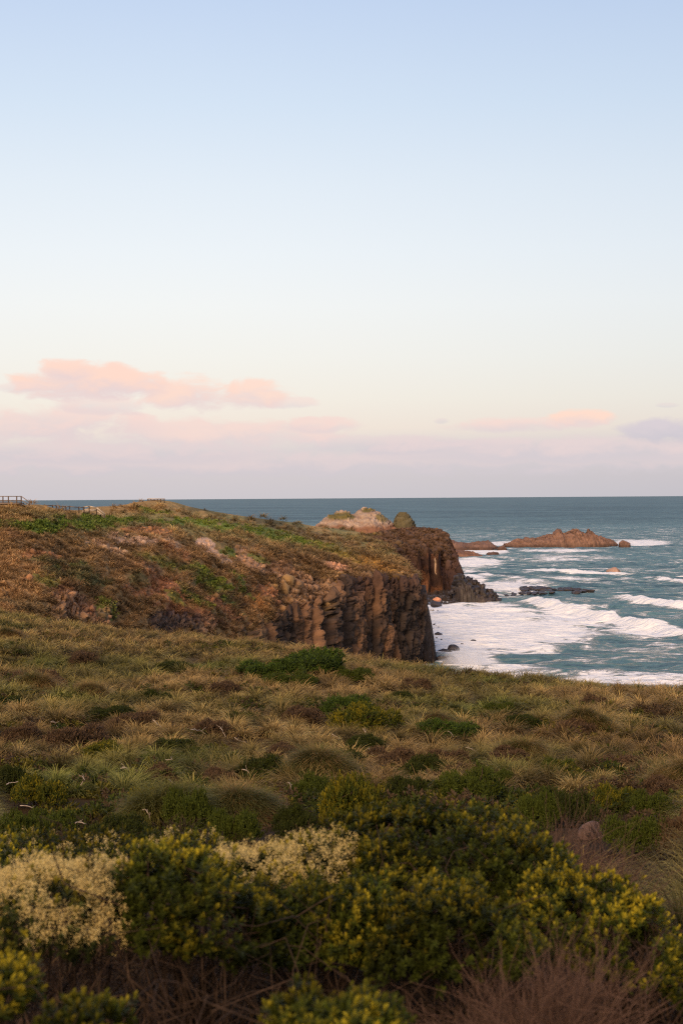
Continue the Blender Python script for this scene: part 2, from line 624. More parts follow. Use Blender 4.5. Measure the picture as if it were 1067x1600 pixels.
def build_sea():
    pxs = np.concatenate([np.linspace(-2600, 180, 90), np.linspace(190, 1190, 760), np.linspace(1205, 3600, 80)])
    off = np.concatenate([[0.35, 0.7, 1.2], np.linspace(2, 80, 120), np.linspace(80.6, 330, 400), np.geomspace(335, 700, 30)])
    OFF, PX = np.meshgrid(off[::-1], pxs, indexing='ij')
    D = EYE * F / OFF
    X = D * (PX - 533.5) / F
    Y = D
    near = sstep(OFF, 25, 60)
    # swell running in towards the shore, crests across the view
    ph = fbm(X / 90, Y / 90, oct=2, seed=21) * 2.5
    Z = near * (0.28 * np.sin((Y + 0.25 * X) / 3.6 + ph) + 0.18 * np.sin((Y - 0.45 * X) / 2.1 + 2 * ph) + 0.35 * fbm(X / 5, Y / 3, oct=3, seed=23))
    far = sstep(OFF, 2.5, 8) * (1 - near)
    Z += far * 0.9 * fbm(X / 16, Y / 12, oct=2, seed=29)
    foam = 0.12 + 0.24 * near
    PYv = OFF + yh(PX)
    for (cx, cy, rx, ry, a) in FOAM:
        w = np.exp(-(((PX - cx) / rx) ** 2 + ((PYv - cy) / ry) ** 2) ** 1.3)
        foam = np.maximum(foam, a * w)
    for pl, hgt, fs in BREAKERS:
        pts = np.array([at(p, q, sea_D(p, q))[:2] for p, q in pl])
        wob = 3.0 * fbm(X / 22, Y / 22, oct=2, seed=31)
        s, al = seg_dist(X, Y + wob * 0.6, pts)
        ends = np.minimum(sstep(al, 0.0, 0.5), 1.0)
        fsv = np.interp(al, np.arange(len(fs)), fs)
        w = np.where(s > 0, np.exp(-(s / 6.5) ** 2), np.exp(-(s / 2.6) ** 2))
        hv = np.clip(fsv, .25, 1)
        Z = Z + hgt * hv * ends * w * (0.85 + 0.3 * fbm(X / 6, Y / 6, oct=2, seed=33)) - 0.35 * ends * np.exp(-((s + 7) / 4) ** 2)
        fm = fsv * np.where(s > 0, np.exp(-(s / 1.8) ** 2), np.exp(-(s / 6.0) ** 2)) * ends
        foam = np.maximum(foam, fm * 1.05)
        foam = np.where((s > 1.5) & (s < 12), foam * (1 - 0.55 * ends * np.exp(-((s - 6) / 4) ** 2)), foam)
        Z += 0.35 * fm * np.abs(fbm(X / 1.6, Y / 1.6, oct=3, seed=37))
    P = np.stack([X, Y, Z], -1)
    m, k, p = mat('sea_water')
    co = k.n.new('ShaderNodeTexCoord').outputs['Object']
    fa = k.n.new('ShaderNodeAttribute')
    fa.attribute_name = 'foam'
    sp = k.n.new('ShaderNodeSeparateXYZ')
    k.l.new(co, sp.inputs[0])
    sv = k.xyz(k.m('MULTIPLY', sp.outputs[0], 0.55), sp.outputs[1], 0.0)
    lace = k.noise(sv, 0.16, 11.0, 0.74, 1.2)
    fine = k.noise(sv, 1.1, 5.0, 0.6, 0.4)
    big = k.noise(sv, 0.02, 3.0, 0.5)
    v = k.m('ADD', k.m('MULTIPLY', fa.outputs['Fac'], 1.25), k.m('MULTIPLY', k.m('SUBTRACT', lace, 0.5), 2.3))
    v = k.m('ADD', v, k.m('MULTIPLY', k.m('SUBTRACT', big, 0.5), 0.5))
    v = k.m('ADD', v, k.m('MULTIPLY', k.m('SUBTRACT', fine, 0.5), 0.35))
    ff = k.ss(v, 0.44, 0.80)
    chop = k.noise(sv, 0.004, 14.0, 0.74)
    water = k.mix(k.ss(chop, 0.36, 0.64), (0.012, 0.042, 0.058), (0.060, 0.125, 0.150))
    caps = k.ss(k.m('ADD', chop, k.m('MULTIPLY', big, 0.25)), 0.79, 0.85)
    water = k.mix(k.ss(v, 0.15, 0.7), water, (0.13, 0.26, 0.28))          # aerated water round the foam
    foamc = k.mix(k.ss(k.m('ADD', k.m('MULTIPLY', fine, 0.5), k.m('MULTIPLY', lace, 0.5)), 0.36, 0.60), (0.64, 0.68, 0.73), (0.88, 0.88, 0.90))
    ff = k.m('MAXIMUM', ff, k.m('MULTIPLY', caps, 0.8))
    k.put(p.inputs['Base Color'], k.mix(ff, water, foamc))
    p.inputs['Specular IOR Level'].default_value = 0.0
    p.inputs['Roughness'].default_value = 0.9
    b = k.n.new('ShaderNodeBump')
    b.inputs['Strength'].default_value = 1.0
    b.inputs['Distance'].default_value = 0.9
    hn = k.m('ADD', k.noise(sv, 0.35, 6.0, 0.6), k.m('MULTIPLY', k.noise(sv, 0.03, 8.0, 0.65), 6.0))
    k.l.new(k.m('ADD', hn, k.m('MULTIPLY', ff, 0.5)), b.inputs['Height'])
    k.l.new(b.outputs[0], p.inputs['Normal'])
    gs = k.n.new('ShaderNodeBsdfGlossy')
    gs.inputs['Roughness'].default_value = 0.28
    gs.inputs['Color'].default_value = (1, 1, 1, 1)
    k.l.new(b.outputs[0], gs.inputs['Normal'])
    ms = k.n.new('ShaderNodeMixShader')
    fr = k.n.new('ShaderNodeFresnel')
    fr.inputs['IOR'].default_value = 1.33
    k.l.new(b.outputs[0], fr.inputs['Normal'])
    # a wind-roughened sea never reaches full grazing reflection
    k.put(ms.inputs[0], k.m('MULTIPLY', k.m('MINIMUM', k.m('MULTIPLY', fr.outputs[0], 0.5), 0.17), k.m('SUBTRACT', 1.0, ff)))
    k.l.new(p.outputs[0], ms.inputs[1])
    k.l.new(gs.outputs[0], ms.inputs[2])
    k.l.new(ms.outputs[0], k.n['Material Output'].inputs[0])
    o = link('sea', raw_mesh('sea', P, grid_faces(len(off), len(pxs)), None, [m], attrs={'foam': foam.ravel()}))
    tag(o, 'teal sea with breaking white surf', None, None, 'structure')


build_sea()


# ------------------------------------------------------------------ lofted land
def loft(cols, pxq, nper, back=(18, 70, 6.0)):
    """cols: {px: [(py, D), ...]} from crest down to foot. Returns arrays PY, D (nt x nu); two rows of back slope are added first."""
    xs = sorted(cols)
    n = len(cols[xs[0]])
    kq = np.concatenate([np.linspace(i, i + 1, m, endpoint=False) for i, m in enumerate(nper)] + [[n - 1]])
    PYc = np.array([pchip(np.arange(n), [p[0] for p in cols[x]], kq) for x in xs])
    Dc = np.array([pchip(np.arange(n), [p[1] for p in cols[x]], kq) for x in xs])
    PY = np.array([pchip(xs, PYc[:, j], pxq) for j in range(len(kq))])
    D = np.array([pchip(xs, Dc[:, j], pxq) for j in range(len(kq))])
    P = at(np.broadcast_to(pxq, PY.shape), PY, D)
    # back side: falls away behind the crest, down below the sea
    top = P[0]
    dirx = (top[:, 0] / top[:, 1])
    rows = []
    for dd, zz in ((back[1] + 40, -4.0), (back[1], None), (back[0], None), (back[0] * 0.4, None)):
        q = top.copy()
        q[:, 1] += dd
        q[:, 0] = q[:, 1] * dirx
        if zz is None:
            q[:, 2] = top[:, 2] - back[2] * (dd / back[0]) ** 1.6
            q[:, 2] = np.maximum(q[:, 2], -4.0)
        else:
            q[:, 2] = zz
        rows.append(q)
    P = np.concatenate([np.array(rows), P], 0)
    PYf = np.concatenate([np.repeat(PY[:1], 4, 0) - 0.0, PY], 0)
    return P, PYf, kq


def patch(c, mask_out, PX, PY, nz, items):
    for (cx, cy, rx, ry, ang, colr, st) in items:
        a = math.radians(ang)
        dx, dy = PX - cx, PY - cy
        u = (dx * math.cos(a) + dy * math.sin(a)) / rx
        v = (-dx * math.sin(a) + dy * math.cos(a)) / ry
        w = sstep(1.0 - (u * u + v * v) + nz * 1.1, 0.0, 0.55) * st
        c[:] = c * (1 - w[..., None]) + colr * w[..., None]
        if mask_out is not None:
            mask_out[:] = mask_out * (1 - w)
    return c


HEAD = {
    -500: [(815, 170), (822, 165), (830, 160), (850, 150), (890, 138), (930, 128), (950, 120), (1010, 112)],
    -200: [(800, 168), (808, 163), (822, 158), (850, 148), (890, 137), (930, 128), (950, 122), (1010, 115)],
    0: [(789, 172), (799, 167), (815, 160), (850, 150), (895, 138), (935, 130), (955, 125), (1010, 120)],
    60: [(788, 180), (800, 172), (817, 163), (853, 153), (898, 142), (936, 135), (956, 131), (1010, 126)],
    100: [(796.5, 190), (806, 182), (820, 170), (855, 160), (900, 147), (938, 141), (958, 137), (1010, 131)],
    128: [(797, 205), (806, 193), (822, 176), (856, 164), (900, 151), (940, 145), (962, 140), (1012, 135)],
    143: [(792, 230), (803, 203), (823, 180), (856, 167), (900, 154), (942, 148), (965, 143), (1015, 138)],
    184: [(790, 245), (802, 218), (824, 188), (857, 174), (902, 161), (945, 153), (968, 150), (1018, 145)],
    220: [(783.5, 258), (800, 228), (825, 195), (858, 180), (904, 168), (946, 160), (970, 156), (1020, 152)],
    245: [(781.5, 265), (800, 238), (826, 200), (860, 185), (905, 174), (948, 166), (972, 162), (1020, 158)],
    262: [(782.5, 268), (802, 240), (828, 203), (862, 188), (906, 176), (949, 169), (973, 165), (1020, 161)],
    300: [(792, 280), (813, 245), (834, 215), (866, 197), (908, 184), (950, 175), (972, 172), (1022, 168)],
    400: [(809, 310), (826, 272), (848, 240), (880, 218), (920, 206), (958, 198), (976, 195), (1030, 190)],
    450: [(815, 335), (832, 292), (853, 256), (880, 233), (912, 220), (946, 211), (958, 208), (1040, 203)],
    500: [(823, 365), (840, 315), (858, 273), (878, 248), (905, 234), (932, 226), (942, 223), (1045, 216)],
    540: [(827, 370), (842, 328), (862, 286), (882, 257), (897, 246), (906, 240), (910, 237), (1048, 228)],
    570: [(834, 352), (846, 325), (865, 290), (884, 263), (897, 252), (905, 247), (909, 244), (1050, 235)],
    600: [(852, 310), (862, 296), (874, 280), (888, 268), (898, 258), (904, 252), (909, 249), (1050, 241)],
    620: [(868, 290), (874, 284), (881, 276), (890, 268), (898, 261), (904, 256), (910, 252), (1050, 246)],
    640: [(888, 278), (891, 275), (895, 271), (899, 267), (903, 263), (908, 259), (914, 256), (1050, 250)],
    655: [(910, 272), (912, 270), (914, 268), (917, 266), (920, 264), (923, 262), (928, 259), (1050, 254)],
    662: [(932, 270), (933, 268), (935, 266), (937, 264), (940, 262), (943, 261), (947, 260), (1050, 256)],
    669: [(952, 268), (953, 267), (955, 265), (957, 264), (960, 262), (964, 261), (968, 260.5), (1050, 257)],
    675: [(985, 267), (986, 266), (987, 265), (989, 263), (991, 262), (995, 261.5), (999, 261), (1050, 258)],
    681: [(1033, 266), (1034, 265), (1035, 264), (1036, 263), (1038, 262), (1040, 261), (1042, 260), (1052, 259)],
}

GREEN, GREEN2, OLIVE = alb(64, 78, 30), alb(80, 92, 34), alb(92, 86, 54)
TAN, BROWN, RED, PALE = alb(136, 106, 68), alb(114, 80, 54), alb(106, 70, 50), alb(136, 112, 95)
OCHRE, BASALT, RUST = alb(112, 82, 36), alb(52, 44, 40), alb(92, 68, 50)
HEAD_PATCHES = [
    # green shrub belt under the skyline, dipping towards the cliff
    (30, 822, 75, 9, 3, GREEN, .95), (130, 818, 80, 8, 0, GREEN, .9), (235, 815, 90, 6, 4, GREEN, .85), (330, 822, 75, 8, 9, GREEN2, .9),
    (420, 836, 70, 9, 13, GREEN, .85), (490, 852, 60, 8, 18, GREEN2, .85), (440, 822, 60, 7, 9, alb(66, 58, 36), .8), (235, 798, 34, 5, 6, GREEN2, .85),
    (330, 800, 40, 4, 12, alb(58, 56, 34), .7), (410, 812, 45, 5, 6, alb(62, 58, 36), .8), (505, 840, 60, 9, 12, alb(84, 66, 44), .7),
    (540, 870, 55, 7, 22, alb(104, 88, 34), .8), (560, 862, 60, 7, 28, alb(88, 70, 44), .7), (590, 885, 50, 10, 25, OCHRE, .9), (585, 850, 35, 9, 40, alb(92, 68, 44), .6),
    # bare red and pale ground
    (205, 845, 46, 9, 8, PALE, .8), (170, 856, 36, 6, 20, PALE, .6), (235, 832, 42, 7, 3, RED, .7), (265, 850, 20, 8, 20, PALE, .55), (325, 853, 20, 7, 35, alb(150, 124, 106), .95),
    (345, 868, 30, 7, 30, PALE, .7), (400, 880, 55, 12, 28, alb(122, 94, 74), .8), (450, 898, 50, 12, 28, alb(110, 82, 62), .7), (524, 888, 24, 10, 15, alb(138, 102, 80), .95),
    (245, 905, 45, 16, 25, RED, .75), (262, 925, 38, 18, 20, RED, .7), (110, 940, 45, 18, 25, alb(102, 70, 52), .7), (150, 960, 30, 14, 30, RED, .7), (62, 910, 40, 5, 4, RED, .6),
    (290, 960, 60, 14, 15, alb(92, 54, 40), .7), (400, 940, 18, 26, -20, alb(112, 74, 36), .7), (20, 830, 30, 14, 30, alb(88, 62, 46), .5),
    # greener scrub on the slope
    (300, 935, 40, 8, 40, GREEN, .8), (330, 900, 50, 6, 35, GREEN2, .8), (375, 915, 35, 7, 45, GREEN, .8), (250, 880, 50, 7, 18, GREEN2, .6), (90, 882, 60, 8, 5, alb(60, 66, 38), .7),
    (350, 950, 40, 9, 30, RED, .8), (420, 925, 25, 12, 50, RED, .8), (60, 870, 40, 6, 4, RED, .7), (285, 870, 45, 5, 25, RED, .6), (215, 925, 30, 8, 15, RED, .7),
    (120, 902, 62, 14, 8, alb(62, 66, 38), .85), (70, 912, 25, 7, 5, GREEN2, .6), (160, 955, 22, 16, 35, GREEN, .8), (200, 880, 60, 10, 15, alb(80, 64, 46), .6),
    (300, 895, 42, 10, 28, alb(70, 76, 40), .7), (330, 915, 50, 9, 38, GREEN2, .6), (355, 935, 40, 8, 42, GREEN, .65), (215, 905, 22, 10, 10, alb(74, 74, 42), .6), (270, 935, 22, 6, 30, GREEN2, .6),
    (358, 862, 18, 7, 20, GREEN, .85), (400, 872, 22, 5, 22, GREEN2, .7), (20, 925, 40, 12, 10, alb(96, 70, 44), .5), (45, 948, 60, 8, 10, alb(72, 66, 46), .6),
]


def build_headland():
    pxq = np.concatenate([np.linspace(-500, -30, 90, endpoint=False), np.linspace(-30, 640, 800, endpoint=False), np.linspace(640, 681, 110)])
    nper = [24, 40, 70, 80, 70, 36, 150]
    P, PY, kq = loft(HEAD, pxq, nper)
    nr, nc = P.shape[:2]
    PX = np.broadcast_to(pxq, PY.shape)
    N = grid_normals(P)
    N = np.where((N[..., 1:2] > 0), -N, N) if N[nr // 2, nc // 2, 1] > 0 else N
    # distance along the cliff foot, for the basalt columns
    foot = P[-1, :, :2]
    s = np.concatenate([[0], np.cumsum(np.hypot(*np.diff(foot, axis=0).T))])
    S = np.broadcast_to(s, PY.shape)
    Zw = P[..., 2]
    # how much a point belongs to the bare cliff
    kk = np.concatenate([np.zeros(4), kq])[:, None] + 0 * PX
    topk = np.interp(PX, [250, 300, 400, 470, 540, 635, 652, 661], [6.35, 6.25, 5.9, 5.75, 5.6, 5.2, 2.0, -0.6]) * 1.0 + 0.5 * fbm(PX / 14, PY / 14, oct=3, seed=41)
    topk = topk + np.where(PX < 640, .55 * fbm(PX / 7, PY / 6, oct=3, seed=42), 0)
    upper = sstep(Zw, 2.0, 9.0)
    ck, cid, jn, gid, pf = columns(S, Zw, 0.9, 3.6, 1.6, 6.5, 49, .8)
    topk = topk + np.where(PX < 645, .7 * (cid - .5) + .35 * (gid - .5), 0)
    cliff = sstep(kk, topk - 0.22, topk + 0.12) * sstep(PX, 340, 430)
    crag = sstep(fbm(PX / 12, PY / 8, oct=4, seed=43) + .5 * sstep(kk, topk - 1.3, topk - .2) * sstep(PX, 400, 460), 0.10, 0.42) * sstep(kk, 2.2, 4.2) * sstep(PX, 200, 400) * (1 - cliff) * sstep(PX, 640, 600)
    outc = np.zeros_like(PX) + 0.0
    for (cx, cy, rx, ry, a) in ((265, 972, 38, 18, 1), (110, 950, 34, 22, .8), (310, 975, 24, 16, .8), (480, 925, 45, 22, .7), (150, 968, 20, 12, .7)):
        outc = np.maximum(outc, a * sstep(1.2 - ((PX - cx) / rx) ** 2 - ((PY - cy) / ry) ** 2 + 0.8 * fbm(PX / 8, PY / 8, oct=3, seed=45), 0, 0.7))
    # columns: tall cells, cross-jointed into blocks higher up
    ck2, cid2, jn2, gid2, pf2 = columns(S + 3, Zw, 2.2, 4.6, 4.0, 9.0, 50, .9)
    rough = 1.0 * fbm(S / 1.1, Zw / 1.3, oct=5, seed=53, gain=.7) + 0.5 * fbm(S / 3, Zw / 5, oct=3, seed=48)
    m1, m2, mid = vor(S / 0.75 + .3 * fbm(S, Zw, oct=2, seed=69), Zw / 1.15, seed=70, jit=1.0)
    rough = rough * .75 + .55 * (mid - .5) - .30 * (1 - sstep(m2 - m1, 0, .18))
    dcol = (upper * (-2.3 * ck + 2.0 * (cid - .5) - .45 * jn + .8 * (gid - .5) + .6 * pf)
            + (1 - upper) * (-2.6 * ck2 - 1.0 * ck + 1.6 * (cid2 - .5) - .25 * jn2 + .7 * (gid2 - .5) + .9 * pf2) + rough
            + 1.3 * fbm(S / 13, Zw / 40, oct=3, seed=52) + 1.2)
    b1, b2, bid = vor(S / 0.8 + Zw / 3 + 0.5 * fbm(S, Zw, oct=2, seed=54), Zw / 0.7, seed=55)
    drub = 0.45 * (sstep(b2 - b1, 0, 0.5) - 0.5) + 0.5 * (bid - 0.5) + 0.6 * fbm(S / 2.2, Zw / 2.2, oct=4, seed=56)
    tuss = np.abs(vnoise(P[..., 0] / 0.9, P[..., 1] / 1.6, P[..., 2] / 0.9, seed=57))
    dgr = 0.25 * (0.5 - tuss) + 0.7 * fbm(P[..., 0] / 7, P[..., 1] / 10, P[..., 2] / 7, oct=3, seed=59)
    gl = np.sin((PX + 0.7 * PY) / 13 + 2.2 * fbm(PX / 40, PY / 40, oct=2, seed=60))      # shallow gullies running down the face
    dgr = dgr + 0.30 * gl * sstep(kk, 2.0, 4.0) * sstep(PX, 20, 160)
    fade = sstep(kk, 0.02, 0.4) * (1 - 0.88 * sstep(PX, 648, 668))
    disp = (cliff * dcol + (1 - cliff) * (dgr * (1 - crag * .6) + np.maximum(crag, outc) * drub * 1.1)) * fade
    edge = sstep(np.broadcast_to(np.arange(nr)[:, None], PX.shape), 3.5, 8)
    P = P + N * (disp * edge)[..., None]
    # ---- colours of the ground itself
    n1 = fbm(P[..., 0] / 6, P[..., 1] / 9, P[..., 2] / 4, oct=4, seed=61)
    n2 = fbm(P[..., 0] / 1.3, P[..., 1] / 2, P[..., 2] / 1.0, oct=3, seed=63)
    nz = fbm(PX / 9, PY / 5, oct=4, seed=65)
    c = np.zeros(P.shape) + OLIVE
    c = c * (1 - 0.6 * sstep(n1, -0.1, 0.45)[..., None]) + TAN * 0.6 * sstep(n1, -0.1, 0.45)[..., None]
    low = sstep(kk, 1.6, 3.0)[..., None]
    c = c * (1 - 0.55 * low) + (BROWN * (1 + 0.25 * n2[..., None])) * 0.55 * low
    crest = (1 - sstep(kk, 0.5, 1.6))[..., None] * sstep(PX, 330, 200)[..., None]
    c = c * (1 - 0.8 * crest) + alb(124, 96, 58) * 0.8 * crest
    veg = np.ones_like(PX)
    patch(c, None, PX, PY, nz, HEAD_PATCHES)
    bare = np.ones_like(PX)
    for it in HEAD_PATCHES:
        if it[5][0] > it[5][1] * 1.35 and it[5][0] > 0.18:
            patch(np.zeros_like(c), bare, PX, PY, nz, [it])
    c *= np.array([1.2, 1.2, 1.2]) * (1 + 0.30 * n2[..., None])
    rock = np.zeros(P.shape) + BASALT
    ru = sstep(fbm(S / 2.5, Zw / 6, oct=4, seed=67) + 0.45 * (gid - 0.5) + 0.30 * sstep(Zw, 0, 10) - 0.12 + 0.35 * sstep(PX, 640, 560) - 0.36, -0.1, 0.5)[..., None]
    rock = rock * (1 - ru) + RUST * (0.75 + 0.5 * gid[..., None]) * ru
    dk = sstep(Zw, 11.5, 14.5)[..., None] * sstep(PX, 520, 560)[..., None] * 0.75
    rock = rock * (1 - dk) + alb(70, 52, 44) * dk
    wet = (1 - sstep(Zw, 1.0, 3.5))[..., None]
    rock = rock * (1 - 0.5 * wet)
    gray = alb(58, 50, 47) * (0.8 + 0.5 * n2[..., None])
    gsel = sstep(PX, 630, 665)[..., None] * 0.8
    rock = rock * (1 - gsel) + gray * gsel
    rock *= 0.8 * (0.62 + 0.22 * mid[..., None] + 0.3 * cid[..., None] + .3 * gid[..., None]) * (1 + .35 * fbm(S / .8, Zw / 1.6, oct=4, seed=68)[..., None])
    rk = np.clip(cliff + 0.85 * crag * bare + 0.0, 0, 1)[..., None]
    c = c * (1 - rk) + rock * rk
    ok = outc[..., None] * 0.9
    oc = np.where((np.abs(PX - 265) < 45)[..., None], alb(52, 44, 44), alb(112, 86, 66)) * (0.75 + 0.6 * bid[..., None])
    c = c * (1 - ok) + oc * ok
    o = link('headland', raw_mesh('headland', P, grid_faces(nr, nc, True), np.clip(c, 0.005, 0.8).reshape(-1, 3), [M_HILL]))
    tag(o, 'grassy headland dropping to a cliff of dark basalt columns', None, None, 'structure')
    return P, PX, PY, kk, c, cliff, np.maximum(crag * 0.7, outc), bare, N


HP = build_headland()

FAR = {
    470: [(846, 440), (855, 432), (880, 425), (930, 415), (955, 411)],
    560: [(836, 442), (850, 432), (876, 422), (930, 413), (952, 410)],
    600: [(828.5, 455), (845, 440), (868, 428), (925, 416), (945, 412)],
    650: [(823.5, 468), (845, 448), (868, 432), (922, 418), (942, 412)],
    680: [(825.5, 462), (846, 444), (868, 431), (920, 418), (941, 412)],
    693: [(830, 455), (848, 441), (870, 430), (918, 418), (941, 411.5)],
    703: [(841, 446), (856, 437), (876, 429), (916, 418), (940, 411)],
    713: [(866, 434), (874, 431), (888, 427), (914, 419), (940, 410.5)],
    722: [(893, 427), (898, 425), (905, 423), (917, 419), (940, 410)],
    732: [(917, 420), (920, 418), (924, 416), (930, 414), (940, 409)],
    741: [(936, 413), (937, 412), (938, 411), (939, 410), (941, 409)],
}


FAR_TUFTS = []


def build_far_head():
    pxq = np.concatenate([np.linspace(470, 590, 50, endpoint=False), np.linspace(590, 741, 330)])
    P, PY, kq = loft(FAR, pxq, [50, 50, 130, 40], back=(20, 50, 7.0))
    nr, nc = P.shape[:2]
    PX = np.broadcast_to(pxq, PY.shape)
    N = grid_normals(P)
    kk = np.concatenate([np.zeros(4), kq])[:, None] + 0 * PX
    foot = P[-1, :, :2]
    s = np.concatenate([[0], np.cumsum(np.hypot(*np.diff(foot, axis=0).T))])
    S = np.broadcast_to(s, PY.shape)
    Zw = P[..., 2]
    cliff = sstep(kk + 0.35 * fbm(PX / 10, PY / 10, oct=3, seed=71), 1.7, 2.15) * (1 - sstep(kk, 3.0, 3.3)) + sstep(PX, 695, 712) * (1 - sstep(kk, 2.9, 3.3))
    cliff = np.clip(cliff, 0, 1)
    ck, cid, jn, gid, pf = columns(S, Zw, 1.8, 5.5, 2.5, 8.0, 75, 1.6)
    d = cliff * (-3.2 * ck + 3.2 * (cid - .5) - .8 * jn + 1.6 * (gid - .5) + 1.0 * pf + 3.0 * fbm(S / 3, Zw / 4, oct=5, seed=77, gain=.65) + 1.8)
    b1, b2, bid = vor(S / 1.8, Zw / 1.2, seed=78)
    tal = sstep(kk, 3.0, 3.3)
    d = d * (1 - 0.8 * sstep(PX, 700, 716))
    d = d + tal * (1.1 * (sstep(b2 - b1, 0, .5) - .5) + 1.2 * (bid - 0.5))
    d = d + (1 - cliff) * (1 - tal) * (1.5 * fbm(P[..., 0] / 6, P[..., 1] / 8, P[..., 2] / 4, oct=5, seed=79, gain=.6) + 0.7 * fbm((PX * 0.8 - PY * 1.3) / 5, (PX + PY) / 22, oct=3, seed=80) * sstep(PX, 610, 640))
    edge = sstep(np.broadcast_to(np.arange(nr)[:, None], PX.shape), 3.5, 8)
    P = P + N * (d * edge)[..., None]
    n1 = fbm(S / 5, Zw / 6, oct=4, seed=81)
    n2 = fbm(P[..., 0] / 2, P[..., 1] / 3, P[..., 2] / 2, oct=3, seed=82)
    top = np.zeros(P.shape) + alb(76, 58, 46)
    g = sstep(fbm(PX / 14, PY / 8, oct=3, seed=83) - 0.6 * sstep(PX, 580, 640), -0.25, 0.3)[..., None]
    top = top * (1 - 0.6 * g) + alb(98, 84, 46) * 0.6 * g
    top = top * (1 + 0.25 * n2[..., None])
    rk = np.zeros(P.shape) + alb(110, 76, 56)
    dark = sstep(n1 * 1.4 + 1.3 * sstep(PX, 688, 712) + .6 * (cid - .5), 0.0, 0.5)[..., None]  # right end darkened in the rock colour as its shaded side
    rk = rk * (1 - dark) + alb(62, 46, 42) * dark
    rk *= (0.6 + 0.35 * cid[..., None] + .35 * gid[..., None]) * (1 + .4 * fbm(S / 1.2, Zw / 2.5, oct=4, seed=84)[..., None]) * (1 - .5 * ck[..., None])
    st = np.exp(-((PX - 677 - 5 * n1) / 1.1) ** 2) * sstep(PY, 866, 874) * sstep(PY, 902, 890) * sstep(n2, -0.3, 0.2)
    rk = rk * (1 - 0.8 * st[..., None]) + alb(200, 170, 145) * 0.8 * st[..., None]
    talc = alb(48, 42, 42) * (0.7 + 0.7 * bid[..., None]) + 0 * P
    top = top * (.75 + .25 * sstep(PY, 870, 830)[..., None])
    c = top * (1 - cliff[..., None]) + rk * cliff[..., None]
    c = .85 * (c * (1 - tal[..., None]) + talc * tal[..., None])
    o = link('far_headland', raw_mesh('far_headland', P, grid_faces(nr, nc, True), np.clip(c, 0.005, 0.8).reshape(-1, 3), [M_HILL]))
    tag(o, 'brown flat-topped headland with an orange cliff and black boulders at its foot', None, None, 'structure')
    R = np.random.default_rng(85)
    k_ = 1500
    ri, ci = R.integers(6, 108, k_), R.integers(30, nc - 50, k_)
    bm = bmesh.new()
    bmesh.ops.create_icosphere(bm, subdivisions=1, radius=1.0)
    v0 = np.array([x.co[:] for x in bm.verts])
    f0 = np.array([[x.index for x in f_.verts] for f_ in bm.faces])
    bm.free()
    sz = R.lognormal(-1.0, .5, k_)[:, None, None]
    vv = v0[None] * (1 + R.uniform(-.35, .35, (k_, len(v0), 1))) * sz * R.uniform(.6, 1.3, (k_, 1, 3)) + P[ri, ci][:, None]
    ff = (f0[None] + np.arange(k_)[:, None, None] * len(v0)).reshape(-1, 3)
    cc = np.repeat((c[ri, ci] * R.uniform(.7, 1.5, (k_, 1)))[:, None], len(v0), 1).reshape(-1, 3)
    tag(link('rubble', raw_mesh('far_rubble', vv.reshape(-1, 3), ff, np.clip(cc, 0, .8), [M_ROCK], smooth=False)), 'loose brown stones over the top and face of the far headland', 'rubble', None, 'stuff')
    kg = 1400
    ri, ci = R.integers(5, 100, kg), R.integers(10, nc - 60, kg)
    sg = R.uniform(.7, 1.5, kg)
    tn = R.uniform(.5, 1.4, (kg, 1))
    FAR_TUFTS.append((P[ri, ci] - np.array([0, 0, .1]), sg, tn))


build_far_head()


def island(name, label, cat, sil, Df, Db, colf, rough=0.6, strata=(1.0, 0.5), kind=None, matl=None, nx=150, ny=60, seed=0, base_z=-1.5, jag=1.0, steep=0.35):
    """A rock or knoll: heights follow the outline seen from the shore, with real depth from Df to Db."""
    sx, sy = zip(*sil)
    pxq = np.linspace(sx[0], sx[-1], nx)
    top = np.interp(pxq, sx, sy)
    Dm = 0.5 * (Df + Db)
    v = np.linspace(0, 1, ny)
    X0 = Dm * (pxq - 533.5) / F
    ztop = EYE - Dm * (top - yh(pxq)) / F
    hh = np.maximum(ztop - base_z, 0.05)
    X = np.broadcast_to(X0, (ny, nx)).copy()
    Yd = Df + (Db - Df) * v[:, None] + 0 * X
    # narrower towards the ends
    w = np.sqrt(np.clip(1 - ((np.arange(nx) / (nx - 1)) * 2 - 1) ** 4, 0.02, 1))
    Yd = Dm + (Yd - Dm) * w
    prof = np.clip(np.sin(math.pi * v), 0, 1)[:, None] ** steep
    tilt = X * strata[0] + Yd * 0.5
    nse = fbm(tilt / 4 + 3, (Yd - X) / 9, oct=4, seed=seed + 1)
    rid = 1 - np.abs(fbm(tilt / 2.6, (Yd - X * .3) / 11, oct=4, seed=seed + 2)) * 2
    Z = base_z + hh * prof * (1 + strata[1] * 0.35 * (rid - 0.6) * jag + 0.10 * nse * jag)
    Z = Z + rough * nse * prof
    P = np.stack([X, Yd, Z], -1)
    N = grid_normals(P)
    b1, b2, bid = vor(tilt / 2.2, (Z * 1.2 - X * strata[0] * .4) / 1.6, seed=seed + 3)
    P = P + N * ((rough * 1.0 * (sstep(b2 - b1, 0, 0.3) - 0.6) + rough * .8 * fbm(X / 1.5, Yd / 2.5, Z / 1.2, oct=4, seed=seed + 5, gain=.65)) * prof)[..., None]
    c = colf(P, pxq[None, :] + 0 * X, v[:, None] + 0 * X, bid, nse)
    o = link(name, raw_mesh(name, P, grid_faces(ny, nx), np.clip(c, 0.005, 0.8).reshape(-1, 3), [matl or M_ROCK]))
    return tag(o, label, cat, None, kind)


